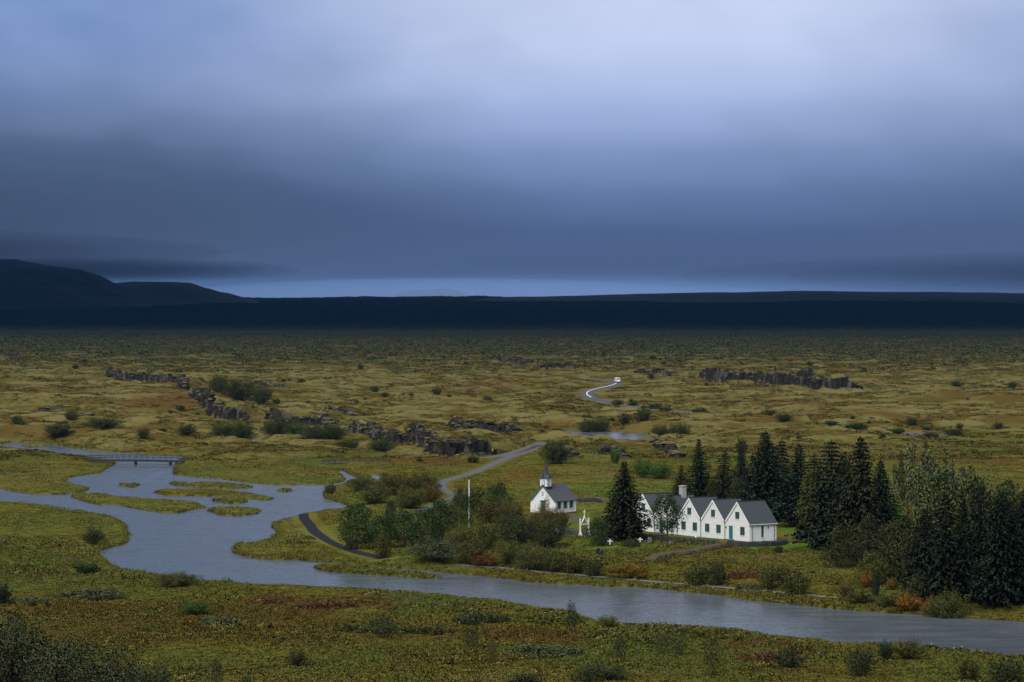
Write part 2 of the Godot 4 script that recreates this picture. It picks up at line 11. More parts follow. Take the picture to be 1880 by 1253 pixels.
const PLANTS := [["spruce_tree", 17.29, -450.83, 12.11, 8.88, "spruce", "tall ragged dark spruce hiding the left end of the white farmhouse", ""], ["spruce_tree", 31.35, -547.57, 7.3, 5.39, "brownspruce", "small brownish spruce standing directly behind the farmhouse chimney", ""], ["spruce_tree", 33.83, -527.67, 12.9, 7.93, "spruce", "slender pointed spruce just right of the brownish spruce behind the farmhouse", ""], ["spruce_tree", 37.72, -524.74, 11.08, 6.53, "spruce", "narrow spruce behind the middle gables of the farmhouse", ""], ["spruce_tree", 41.0, -521.84, 11.6, 6.76, "spruce", "narrow spruce left of the tallest spruce behind the farmhouse", ""], ["spruce_tree", 43.45, -501.06, 15.22, 11.69, "spruce", "tallest broad spruce behind the right end of the farmhouse roof", ""], ["spruce_tree", 46.48, -507.8, 13.73, 9.48, "spruce", "spruce close against the right side of the tallest spruce", ""], ["spruce_tree", 47.51, -489.37, 13.68, 11.67, "spruce", "broad dull spruce right of the tallest pair behind the farmhouse", ""], ["spruce_tree", 47.28, -439.11, 16.43, 11.38, "spruce", "big spruce at the right edge of the farmhouse lawn", ""], ["spruce_tree", 49.92, -421.6, 17.41, 10.71, "spruce", "big symmetrical spruce, second one right of the farmhouse lawn", ""], ["spruce_tree", 54.5, -431.24, 13.74, 8.05, "spruce", "lower spruce between the symmetrical spruce and the pale poplars", ""], ["spruce_tree", 53.22, -359.83, 13.33, 8.32, "darkspruce", "dark spruce on the riverbank, leftmost of the right-hand clump", ""], ["spruce_tree", 57.17, -370.31, 12.89, 5.27, "darkspruce", "thin dark spruce top, second in the right-hand riverbank clump", ""], ["spruce_tree", 57.21, -358.54, 14.08, 7.49, "darkspruce", "bushy-topped dark spruce in the middle of the right-hand riverbank clump", ""], ["spruce_tree", 58.78, -354.77, 13.73, 8.51, "darkspruce", "dark spruce nearest the water in the right-hand riverbank clump", ""], ["spruce_tree", 63.14, -363.19, 13.72, 7.75, "darkspruce", "dark spruce cut by the right edge of the picture", ""], ["larch_tree", 65.39, -460.71, 7.0, 2.73, "larch", "small yellow-green larch between the poplars and the dark spruces", ""], ["poplar_tree", 64.39, -466.4, 16.5, 9.43, "poplar", "tall pale poplar with a thin leaning top, highest of the poplars", ""], ["poplar_tree", 66.76, -460.71, 14.5, 9.32, "poplar", "pale poplar second from the left in the poplar row", ""], ["poplar_tree", 69.0, -449.73, 13.33, 9.96, "poplar", "pale feathery poplar third from the left in the poplar row", ""], ["poplar_tree", 71.98, -444.44, 11.28, 8.56, "poplar", "lower pale poplar near the right end of the poplar row", ""], ["poplar_tree", 75.11, -444.44, 9.96, 6.85, "poplar", "lowest pale poplar, last of the row at right", ""], ["willow_tree", 50.91, -381.55, 8.41, 7.35, "duskwillow", "broad dusky willow in front of the spruces by the river", ""], ["willow_tree", 46.53, -379.24, 4.07, 4.35, "olive", "rounded olive willow left of the broad dusky willow", ""], ["willow_tree", 49.23, -383.87, 2.63, 3.55, "duskwillow", "small dark willow beneath the broad dusky willow", ""], ["maple_tree", 59.89, -458.47, 5.69, 4.08, "green", "bright green leafy tree between the spruces and the poplars", ""], ["willow_tree", 46.47, -454.3, 10.26, 5.05, "olive", "olive-green tree in front of the spruces by the lawn", ""], ["willow_tree", 55.27, -490.64, 11.18, 4.72, "duskwillow", "round dusky tree between the two big spruces", ""], ["willow_tree", 40.08, -517.55, 6.42, 4.41, "duskwillow", "low dusky tree tucked between spruces behind the middle gables", ""], ["willow_tree", 49.46, -410.6, 6.84, 4.56, "duskwillow", "dark leafy tree at the foot of the symmetrical spruce", ""], ["willow_tree", 35.97, -524.74, 5.83, 3.5, "duskwillow", "small dusky tree between the slender spruces behind the farmhouse", ""], ["spruce_tree", 42.0, -510.55, 10.59, 7.94, "spruce", "low spruce filling the gap left of the tallest spruce", ""], ["spruce_tree", 49.08, -434.21, 12.46, 9.01, "spruce", "mid-sized spruce between the two big spruces right of the lawn", ""], ["spruce_tree", 49.01, -474.05, 12.29, 8.6, "spruce", "spruce half hidden behind the big spruce at the lawn edge", ""], ["spruce_tree", 52.68, -373.98, 10.39, 7.48, "darkspruce", "short dark spruce left of the right-hand riverbank clump", ""], ["spruce_tree", 60.86, -357.73, 12.12, 7.95, "darkspruce", "low dark spruce filling the right-hand riverbank clump", ""], ["willow_tree", 60.77, -415.11, 12.68, 8.46, "leafgreen", "full green broadleaf tree between poplars and dark spruces", ""], ["willow_tree", 63.98, -406.18, 12.41, 8.27, "leafgreen", "wide green broadleaf tree behind the thin dark spruce top", ""], ["willow_tree", 68.5, -406.18, 11.66, 7.52, "leafgreen", "green broadleaf tree behind the dark spruces near the right edge", ""], ["willow_tree", 45.54, -406.18, 5.27, 5.27, "duskwillow", "dark leafy tree at the foot of the big spruce by the lawn", ""], ["willow_tree", 52.69, -406.18, 6.39, 6.02, "duskwillow", "dim leafy tree under the lower spruce by the poplars", ""], ["birch_tree", -2.5, -499.59, 5.64, 5.09, "deepgreen", "round deep green tree left of the church", ""], ["birch_tree", -23.31, -441.32, 6.54, 6.29, "deepgreen", "large dark birch at the left end of the grove by the flagpole", ""], ["birch_tree", -19.74, -447.6, 4.72, 5.11, "deepgreen", "dark birch second from the left in the grove", ""], ["birch_tree", -16.42, -447.6, 5.3, 5.65, "deepgreen", "dark birch in the middle of the grove by the river path", ""], ["birch_tree", -13.04, -445.49, 5.69, 5.63, "deepgreen", "dark birch right of the middle of the grove", ""], ["birch_tree", -10.77, -454.06, 6.22, 5.18, "deepgreen", "tall birch in the grove, second from its right end", ""], ["birch_tree", -8.12, -466.4, 7.17, 4.56, "deepgreen", "tall dark birch next to the white flagpole", ""], ["birch_tree", -20.54, -497.1, 3.5, 2.03, "dark", "thin dark sapling behind the left part of the grove", ""], ["larch_tree", -18.76, -428.89, 4.45, 3.02, "ygreen", "young light green tree standing in front of the dark birch grove", ""], ["birch_tree", 13.0, -444.17, 4.19, 3.8, "deepgreen", "small dark tree just right of the white churchyard gate", ""], ["rowan_tree", 23.83, -449.74, 7.0, 5.16, "deepgreen", "single leafy tree in front of the second farmhouse gable", ""], ["willow_shrub", -11.13, -422.89, 3.29, 8.77, "grey", "large grey-green willow in front of the birch grove", ""], ["willow_shrub", -7.52, -441.32, 3.76, 5.39, "ygreen", "yellow-green willow at the foot of the flagpole", ""], ["willow_shrub", -4.23, -439.27, 4.47, 5.69, "olive", "olive willow right of the flagpole", ""], ["willow_shrub", -5.61, -420.58, 3.5, 5.45, "brownolive", "brownish willow below the flagpole", ""], ["willow_shrub", 0.81, -437.23, 5.67, 6.96, "dusk", "large dark willow between the flagpole and the church", ""], ["willow_shrub", 5.37, -445.47, 4.62, 6.6, "dusk", "dark willow just left of the churchyard", ""], ["willow_shrub", 5.32, -478.18, 3.98, 5.84, "rustolive", "rusty-brown willow hiding the church door", ""], ["birch_sapling", 5.7, -487.98, 4.61, 1.63, "rustolive", "thin autumn sapling before the church front", ""], ["willow_shrub", 7.86, -481.86, 3.21, 3.57, "rustolive", "smaller rusty willow at the corner of the church", ""], ["willow_shrub", -0.45, -486.85, 4.51, 5.41, "brownolive", "brownish willow between the round green tree and the church", ""], ["willow_shrub", -4.57, -492.79, 4.29, 4.56, "brownolive", "brown-green willow behind the flagpole", ""], ["willow_shrub", -6.9, -532.13, 4.14, 4.34, "olive", "olive willow left of the round green tree", ""], ["willow_shrub", -0.15, -416.98, 3.17, 5.1, "olive", "olive willow above the boardwalk, left one of the row", ""], ["willow_shrub", 2.67, -411.41, 3.81, 5.03, "olive", "olive willow above the boardwalk, second of the row", ""], ["willow_shrub", 5.45, -408.51, 3.71, 5.3, "olive", "olive willow above the boardwalk, third of the row", ""], ["willow_shrub", 8.42, -405.49, 3.3, 4.51, "brownolive", "brownish willow above the boardwalk, right one of the row", ""], ["willow_shrub", 11.15, -401.06, 2.53, 3.27, "dusk", "dark low willow below the white grave cross", ""], ["willow_shrub", 15.65, -398.33, 2.21, 6.64, "yellow", "autumn-yellow willow beside the boardwalk below the churchyard", ""], ["willow_shrub", -3.87, -417.43, 1.7, 4.64, "rust", "rusty low willow beside the start of the boardwalk", ""], ["willow_shrub", 24.71, -387.61, 3.16, 4.31, "olive", "olive willow below the turf bank, left of a darker upright one", ""], ["willow_shrub", 27.12, -387.18, 3.44, 2.44, "dusk", "dark upright willow below the turf bank", ""], ["heath_shrub", 30.37, -390.24, 1.45, 4.19, "rust", "rust-red low shrub between the willows below the farmhouse", ""], ["willow_shrub", 33.33, -381.05, 3.39, 2.4, "olive", "upright olive willow below the farmhouse lawn, left of a pair", ""], ["willow_shrub", 35.19, -381.25, 3.04, 2.26, "brownolive", "upright brownish willow below the farmhouse lawn, right of a pair", ""], ["willow_shrub", 36.23, -374.46, 3.19, 4.58, "olive", "wide olive willow at the boardwalk below the lawn", ""], ["heath_shrub", 31.51, -382.08, 1.27, 4.25, "grey", "low grey-green shrub beside the boardwalk", ""], ["willow_shrub", 42.18, -370.05, 1.92, 2.06, "dusk", "small dark willow near the end of the boardwalk", ""], ["willow_shrub", 45.32, -376.22, 2.09, 2.23, "orange", "round orange autumn shrub left of the dark river trees", ""], ["willow_shrub", 45.38, -366.0, 3.39, 1.22, "dark", "thin dark upright shrub beside the orange one", ""], ["willow_shrub", 48.21, -373.24, 1.52, 1.66, "yellow", "small yellow shrub under the dusky willow", ""], ["willow_shrub", 47.97, -355.53, 2.11, 3.95, "orange", "orange-brown shrub at the water's edge", ""], ["willow_shrub", 42.93, -363.1, 1.61, 4.44, "brownolive", "low brown-green shrub on the bank at the boardwalk's end", ""], ["willow_shrub", 45.95, -359.29, 1.66, 3.33, "olive", "low olive shrub on the bank left of the orange-brown one", ""], ["willow_shrub", 52.16, -350.91, 3.64, 5.72, "olive", "big olive willow leaning over the water at right", ""], ["willow_shrub", 50.33, -361.13, 3.34, 4.01, "dusk", "dark willow behind the orange-brown bank shrub", ""], ["willow_shrub", 50.28, -353.26, 2.09, 1.44, "orange", "narrow orange shrub left of the big olive willow", ""], ["willow_shrub", 39.16, -431.24, 1.2, 1.6, "dusk", "small dark bush on the edge of the lawn", ""], ["heath_shrub", 17.86, -442.15, 1.64, 2.78, "dusk", "low dark bush at the foot of the tall ragged spruce", ""], ["willow_shrub", 28.0, -629.75, 4.08, 5.13, "green", "bright green bush behind the tall spruce, left of two", ""], ["willow_shrub", 31.76, -625.57, 3.48, 5.79, "green", "bright green bush behind the farmhouse, right of two", ""], ["willow_shrub", 10.55, -694.6, 5.92, 8.49, "dusk", "dark bush on the lava ledge behind the church spire", ""], ["willow_shrub", 24.63, -699.75, 3.63, 3.11, "green", "narrow green bush on the mossy lava knoll", ""], ["willow_shrub", 58.42, -747.23, 4.01, 3.6, "dusk", "lone dark bush on the slope above the spruces", ""], ["willow_shrub", -30.15, -589.53, 3.28, 6.11, "greyolive", "grey willow at the head of the bushy spit in the river", ""], ["willow_shrub", -23.26, -575.96, 4.48, 8.32, "brownolive", "large brownish willow in the middle of the bushy spit", ""], ["willow_shrub", -17.93, -575.96, 4.48, 7.89, "brownolive", "brownish willow at the right end of the bushy spit by the path", ""], ["willow_shrub", -25.9, -554.7, 3.6, 7.19, "olive", "olive willow on the near side of the bushy spit, left one", ""], ["willow_shrub", -18.59, -533.64, 3.95, 6.92, "olive", "olive willow on the near side of the bushy spit, right one", ""], ["willow_shrub", -15.35, -552.37, 3.48, 5.32, "rustolive", "rusty willow beside the path on the bushy spit", ""], ["willow_shrub", -36.37, -587.7, 2.18, 2.83, "greyolive", "small bush on the tip of the spit in the river", ""], ["willow_shrub", -104.71, -1130.58, 9.21, 16.33, "dusk", "largest dark willow of the clump beside the broken cliff", ""], ["willow_shrub", -93.15, -1093.19, 7.29, 9.72, "dusk", "dark willow at the right of the clump beside the broken cliff", ""], ["willow_shrub", -115.29, -1156.95, 8.14, 9.43, "dusk", "dark willow at the left of the clump beside the broken cliff", ""], ["willow_shrub", -81.02, -828.38, 4.6, 8.59, "dusk", "leftmost dark bush of the thicket below the striped cliff", ""], ["willow_shrub", -75.33, -821.51, 5.17, 7.3, "deepgreen", "dark green bush second from left in the thicket below the striped cliff", ""], ["willow_shrub", -65.2, -814.76, 5.13, 9.35, "dusk", "wide dark bush in the middle of the thicket below the striped cliff", ""], ["willow_shrub", -60.11, -821.51, 3.96, 6.69, "green2", "small fresh-green bush in the thicket below the striped cliff", ""], ["willow_shrub", -53.89, -808.12, 5.09, 9.58, "dusk", "wide dusky bush right of the fresh-green one below the striped cliff", ""], ["willow_shrub", -48.71, -801.59, 4.45, 7.72, "deepgreen", "rightmost dark green bush of the thicket below the striped cliff", ""], ["willow_shrub", -128.88, -836.23, 4.03, 9.6, "dusk", "wide dark bush on the heath above the upper river, left one", ""], ["willow_shrub", -116.06, -835.36, 3.71, 11.45, "dusk", "wide dark bush on the heath above the footbridge", ""], ["willow_shrub", -101.5, -808.12, 2.99, 4.49, "dusk", "small dark bush above the right half of the footbridge", ""], ["willow_shrub", -91.76, -828.38, 3.37, 6.14, "dusk", "dark bush on the heath right of the footbridge", ""], ["willow_shrub", -42.49, -764.51, 2.83, 6.51, "dusk", "dark bush at the foot of the columned cliff, left one", ""], ["willow_shrub", -33.22, -747.23, 3.6, 8.3, "dusk", "dark bush at the foot of the columned cliff, right one", ""], ["willow_shrub", -9.33, -699.75, 1.81, 3.37, "dusk", "dark bush at the corner of the paved square", ""], ["willow_shrub", 22.49, -879.83, 4.89, 5.54, "dusk", "dark bush behind the pond, leftmost", ""], ["willow_shrub", 26.19, -883.75, 5.24, 7.2, "dusk", "dark bush behind the pond, large one in the middle left", ""], ["willow_shrub", 34.19, -891.69, 3.8, 4.29, "dusk", "small dark bush behind the pond, in the middle right", ""], ["willow_shrub", 39.99, -895.72, 4.81, 5.64, "dusk", "dark bush behind the right end of the pond", ""], ["willow_shrub", 41.74, -828.38, 4.91, 6.14, "dusk", "dark bush at the right tip of the pond", ""], ["willow_shrub", 47.35, -835.36, 4.95, 7.12, "dusk", "dark bush right of the pond on the slope", ""], ["willow_shrub", -9.59, -1150.24, 3.2, 4.69, "dusk", "small round dark bush alone on the mossy plain left of the road bend", ""], ["willow_shrub", 123.06, -903.88, 2.51, 4.02, "dusk", "round dark bush alone beyond the road at right", ""], ["willow_shrub", 84.49, -912.2, 2.53, 5.74, "dusk", "dark bush hiding part of the straight road", ""], ["birch_sapling", 6.64, -325.58, 3.32, 1.45, "dark", "slender dark sapling standing against the river in the foreground", ""], ["willow_shrub", 10.75, -331.52, 1.47, 2.82, "ygreen", "round yellow-green bush on the near bank beside the slender sapling", ""], ["willow_shrub", -57.36, -396.79, 1.69, 4.41, "deepgreen", "oval dark green bush at the bend of the near bank, left", ""], ["willow_shrub", -43.24, -380.01, 1.9, 6.33, "olive", "wide olive bush on the near bank below the wide water", ""], ["willow_shrub", -65.18, -458.04, 2.71, 3.73, "dusk", "dark bush on the green point left of the river", ""], ["willow_shrub", -37.31, -345.88, 1.73, 4.74, "green2", "fresh green bush in the near meadow", ""], ["birch_sapling", -13.95, -318.98, 2.6, 2.6, "dusk", "feathery dark sapling left of the middle foreground", ""], ["birch_sapling", -4.25, -309.56, 2.06, 1.83, "dark", "dark upright sapling in the middle foreground", ""], ["birch_sapling", -1.97, -295.03, 2.29, 1.53, "brownolive", "brownish upright sapling in the middle foreground", ""], ["birch_sapling", 11.08, -298.77, 1.99, 1.66, "dark", "dark sapling in the foreground below the round yellow-green bush", ""], ["birch_sapling", 15.53, -303.58, 2.25, 1.91, "dusk", "sapling in the foreground, left of a close pair", ""], ["birch_sapling", 17.28, -303.58, 2.14, 1.91, "dusk", "sapling in the foreground, right of a close pair", ""], ["birch_sapling", 19.35, -285.22, 3.91, 2.32, "brownolive", "tall thin sapling in the right foreground", ""], ["willow_shrub", 33.74, -284.36, 3.05, 3.16, "dusk", "dark broad bush in the right foreground", ""], ["willow_shrub", 37.87, -297.83, 1.99, 1.88, "dark", "dark bush on the near bank at right", ""], ["willow_shrub", 40.32, -298.77, 1.99, 3.43, "brownolive", "reddish-brown bush beside the dark one on the near bank at right", ""], ["heath_shrub", -8.42, -324.46, 1.5, 5.53, "brownolive", "dark brown heath mound in the middle foreground", ""], ["heath_shrub", -3.74, -336.02, 1.56, 6.22, "dusk", "dark green heath mound near the river, middle foreground", ""], ["heath_shrub", -29.81, -359.04, 1.33, 4.39, "rust", "rusty heath mound on the near bank, left of two", ""], ["heath_shrub", -22.37, -354.99, 1.18, 6.57, "rust", "rusty heath mound on the near bank, right of two", ""], ["heath_shrub", -15.14, -326.71, 1.69, 6.66, "green2", "green heath mound behind the feathery sapling", ""], ["heath_shrub", 3.4, -305.55, 1.36, 7.36, "grey", "grey-green wide heath mound in the foreground", ""], ["heath_shrub", -33.01, -336.02, 1.49, 4.98, "grey", "grey-green heath mound right of the fresh green bush", ""], ["heath_shrub", 3.76, -337.87, 1.63, 8.13, "ygreen", "yellow-green shrub bank along the near shore", ""], ["heath_shrub", 9.52, -321.15, 1.55, 4.76, "ygreen", "low green shrub right of the slender sapling", ""], ["heath_shrub", 18.52, -322.25, 0.95, 2.98, "deepgreen", "low green bush on the near shore, left of two", ""], ["heath_shrub", 22.47, -318.98, 1.42, 5.32, "ygreen", "wide low green bush on the near shore, right of two", ""], ["heath_shrub", 26.58, -298.77, 1.44, 6.09, "rust", "rust-red heath mound in the right foreground", ""], ["willow_shrub", -47.22, -276.85, 6.87, 7.69, "thicket", "darkest tall willow at the lower left corner", ""], ["willow_shrub", -40.82, -265.92, 6.4, 7.88, "thicket", "tall willow second from the lower left corner", ""], ["willow_shrub", -35.73, -262.22, 5.34, 7.28, "thicket", "willow thicket third from the lower left corner", ""], ["willow_shrub", -31.88, -258.62, 4.5, 5.27, "thicket", "lowest willow at the right end of the corner thicket", ""], ["willow_shrub", -61.71, -354.99, 2.76, 2.63, "dark", "dark bush cut by the left edge of the picture", ""], ["birch_sapling", -27.52, -272.84, 3.23, 1.41, "dark", "dark sapling at the bottom edge, left part", ""], ["birch_sapling", -24.43, -271.66, 1.86, 1.01, "dark", "small sapling tip at the bottom edge beside a taller one", ""], ["willow_shrub", 1.28, -276.85, 1.54, 3.59, "dusk", "dark bush at the bottom edge in the middle", ""], ["willow_shrub", 8.38, -282.65, 1.67, 5.76, "dusk", "wide dark bush near the bottom edge, right of the middle", ""], ["willow_shrub", 46.84, -277.66, 2.47, 4.11, "dusk", "bush at the lower right corner", ""], ["willow_shrub", 43.88, -281.81, 1.98, 2.61, "brownolive", "brownish bush left of the lower right corner", ""], ["willow_shrub", 27.27, -289.6, 2.15, 3.22, "dusk", "dark bush below the rust-red mound in the right foreground", ""], ["willow_shrub", -21.54, -294.11, 1.74, 2.72, "brownolive", "brownish bush in the left middle foreground", ""], ["heath_shrub", -52.03, -364.59, 1.22, 7.43, "grey", "grey-green heath mound in the left meadow", ""], ["heath_shrub", -58.34, -357.68, 1.06, 5.96, "grey", "grey-green heath mound at the left edge meadow", ""]]
const HOUSE_AT := [36.271, -448.328]
const CHURCH_AT := [7.404, -501.384]
const BRIDGE := [-102.93, -712.31, -79.27, -709.64]
const BRIDGE_SMALL := [-44.99, -697.87, -29.12, -701.75]
const GATE := [10.73, -461.39, 12.09, -462.56]
const FLAGPOLE := [-7.05, -481.88]
const PEOPLE := [[-24.37, -441.32, "blue", "person in dark trousers and blue jacket walking on the dark path, left of two"], [-23.677, -439.834, "black", "person in black walking on the dark path, right of two"], [-19.083, -533.637, "black2", "thin person in black standing by the bushy spit, left of two"], [-18.216, -532.883, "black", "broader person in black standing by the bushy spit, right of two"], [-4.909, -736.13, "yellow", "person in a yellow raincoat on the paved square"], [-3.0, -736.13, "grey", "person in dark grey beside the yellow raincoat on the paved square"], [3.021, -776.483, "black2", "person in dark clothes at the far end of the paved square"]]
const CROSSES := [[14.774, -442.951, 1.05, "white grave cross on a dark stone base left in the churchyard"], [19.46, -445.932, 0.85, "white grave cross nearest the farmhouse lawn"]]
const STONES := [[7.043, -469.239, 0.9, 0.95, "white", "white upright gravestone below the church"], [12.54, -428.302, 0.75, 1.1, "dark", "dark leaning gravestone at the lower edge of the churchyard, left of two"], [12.987, -427.332, 0.6, 0.7, "dark", "small dark gravestone at the lower edge of the churchyard, right of two"], [14.21, -445.844, 0.6, 1.3, "grey", "tall grey gravestone beside the ragged spruce"], [6.548, -453.048, 0.8, 0.9, "dark", "dark gravestone right of the big dark willow"], [24.055, -443.06, 0.9, 0.6, "grey", "low grey gravestone below the leafy tree"], [20.859, -444.933, 0.6, 1.0, "grey", "grey gravestone by the hedge"]]
const GARDEN_LIGHTS := [[24.74, -454.127], [28.058, -448.652]]
const HEDGE := [18.7, -458.6, 21.77, -451.92, 25.65, -446.5, 29.54, -442.78, 31.86, -440.79]
const TURF_WALL := [19.28, -417.87, 22.86, -425.41, 26.49, -433.14, 30.05, -438.33, 32.02, -440.79]
const STONE_WALLS := [[[32.39, -443.59, 33.49, -440.87, 36.33, -440.52, 38.86, -441.51, 40.71, -443.82, 41.82, -447.83], 0.75, "low dark curved stone wall in front of the farmhouse"], [[11.91, -553.99, 14.29, -550.76, 17.35, -550.76], 0.8, "low dark stone wall behind the church"], [[43.74, -457.48, 45.95, -457.48], 0.8, "short dark stone wall right of the farmhouse"], [[8.48, -476.63, 9.35, -467.15, 10.49, -463.83], 0.6, "low dark churchyard wall left of the white gate"], [[12.25, -465.61, 13.66, -460.88, 16.03, -455.24, 18.51, -454.13], 0.6, "low dark churchyard wall right of the white gate"]]
const VAN := [51.72, -1443.11]
const POSTS := [[7.768, -776.483], [9.062, -776.483]]
const BUOY := [27.047, -858.87]

const PAL := {
	"olive": Color(0.152, 0.130, 0.025), "green": Color(0.108, 0.124, 0.027), "lgreen": Color(0.150, 0.160, 0.035), "ochre": Color(0.172, 0.144, 0.043),
	"moss": Color(0.205, 0.178, 0.064), "brown": Color(0.118, 0.082, 0.019), "rust": Color(0.130, 0.070, 0.025), "orange": Color(0.22, 0.115, 0.026),
	"yellow": Color(0.185, 0.15, 0.022), "lawn": Color(0.090, 0.165, 0.022), "scrub": Color(0.088, 0.092, 0.034), "mud": Color(0.045, 0.035, 0.02),
	"rock": Color(0.07, 0.064, 0.06),
}
# leaf colours (linear)
const LEAF := {
	"spruce": Color(0.030, 0.046, 0.021), "spruce2": Color(0.040, 0.050, 0.020), "spruce3": Color(0.024, 0.042, 0.024), "darkspruce": Color(0.022, 0.033, 0.016), "brownspruce": Color(0.045, 0.04, 0.018), "larch": Color(0.16, 0.13, 0.02), "poplar": Color(0.15, 0.18, 0.08),
	"leafgreen": Color(0.085, 0.11, 0.032), "duskwillow": Color(0.055, 0.06, 0.02), "olive": Color(0.105, 0.118, 0.028), "green": Color(0.075, 0.15, 0.022), "green2": Color(0.085, 0.13, 0.026), "deepgreen": Color(0.042, 0.075, 0.02),
	"dark": Color(0.04, 0.055, 0.024), "ygreen": Color(0.14, 0.15, 0.026), "grey": Color(0.10, 0.12, 0.055), "greyolive": Color(0.085, 0.09, 0.035), "dusk": Color(0.062, 0.075, 0.026),
	"rustolive": Color(0.14, 0.10, 0.024), "brownolive": Color(0.098, 0.094, 0.024), "yellow": Color(0.22, 0.15, 0.016), "orange": Color(0.26, 0.12, 0.014), "rust": Color(0.16, 0.075, 0.024), "thicket": Color(0.066, 0.078, 0.034),
}
const EYE := 36.0
var rng := RandomNumberGenerator.new()
var rows := PackedFloat32Array()
var cols := PackedFloat32Array()
var gh := PackedFloat32Array()       # ground heights
var gc := PackedColorArray()         # ground colours
var shore := PackedFloat32Array()    # distance to the water's edge, negative in water
var way := PackedFloat32Array()      # distance to the nearest path or road
var walk := PackedFloat32Array()     # distance to the boardwalk
var nc := 0
var nr := 0
var n_fine := FastNoiseLite.new()
var n_mid := FastNoiseLite.new()
var n_lava := FastNoiseLite.new()
var n_patch := FastNoiseLite.new()
var n_big := FastNoiseLite.new()
var n_hum := FastNoiseLite.new()
var used := {}
var mats := {}
var grain: Texture2D
var grain_fine: Texture2D
var lime: Texture2D

# ---------------------------------------------------------------- helpers
func numbered(called: String) -> String:
	var n: int = used.get(called, -1) + 1
	used[called] = n
	return called if n == 0 else "%s_%03d" % [called, n]

func tag(o: Node, label: String, category := "", group := "", kind := "") -> Node:
	if label: o.set_meta("label", label)
	if category: o.set_meta("category", category)
	if group: o.set_meta("group", group)
	if kind: o.set_meta("kind", kind)
	return o

func thing(called: String, label: String, category: String, at := Vector3.ZERO, turn := 0.0, group := "") -> Node3D:
	var o := Node3D.new()
	o.name = numbered(called)
	add_child(o)
	o.position = at
	o.rotation.y = turn
	tag(o, label, category, group)
	return o

func part(called: String, m: Mesh, mat: Material, parent: Node) -> MeshInstance3D:
	var o := MeshInstance3D.new()
	o.name = called if parent != self else numbered(called)
	o.mesh = m
	o.material_override = mat
	parent.add_child(o, true)
	return o

func struct(called: String, m: Mesh, mat: Material, label: String) -> MeshInstance3D:
	var o := part(called, m, mat, self)
	tag(o, label, "", "", "structure")
	return o

func lin(c: Color) -> Color:
	return c.linear_to_srgb()

func mat(key: String, c: Color, rough := 0.85, tex: Texture2D = null, scale := 1.0, bump := 0.0) -> StandardMaterial3D:
	if mats.has(key): return mats[key]
	var m := StandardMaterial3D.new()
	m.resource_name = key
	m.albedo_color = lin(c)
	m.roughness = rough
	if tex:
		m.albedo_texture = tex
		m.uv1_triplanar = true
		m.uv1_world_triplanar = true
		m.uv1_scale = Vector3.ONE * scale
		if bump > 0.0:
			m.heightmap_enabled = true
			m.heightmap_texture = tex
			m.heightmap_scale = bump
	mats[key] = m
	return m

func noise_tex(freq: float, lo: float, hi: float, size := 512, seed_ := 1, octaves := 5) -> NoiseTexture2D:
	var f := FastNoiseLite.new()
	f.seed = seed_
	f.noise_type = FastNoiseLite.TYPE_SIMPLEX_SMOOTH
	f.frequency = freq
	f.fractal_octaves = octaves
	var t := NoiseTexture2D.new()
	t.width = size
	t.height = size
	t.seamless = true
	t.noise = f
	var g := Gradient.new()
	g.set_color(0, Color(lo, lo, lo))
	g.set_color(1, Color(hi, hi, hi))
	t.color_ramp = g
	return t

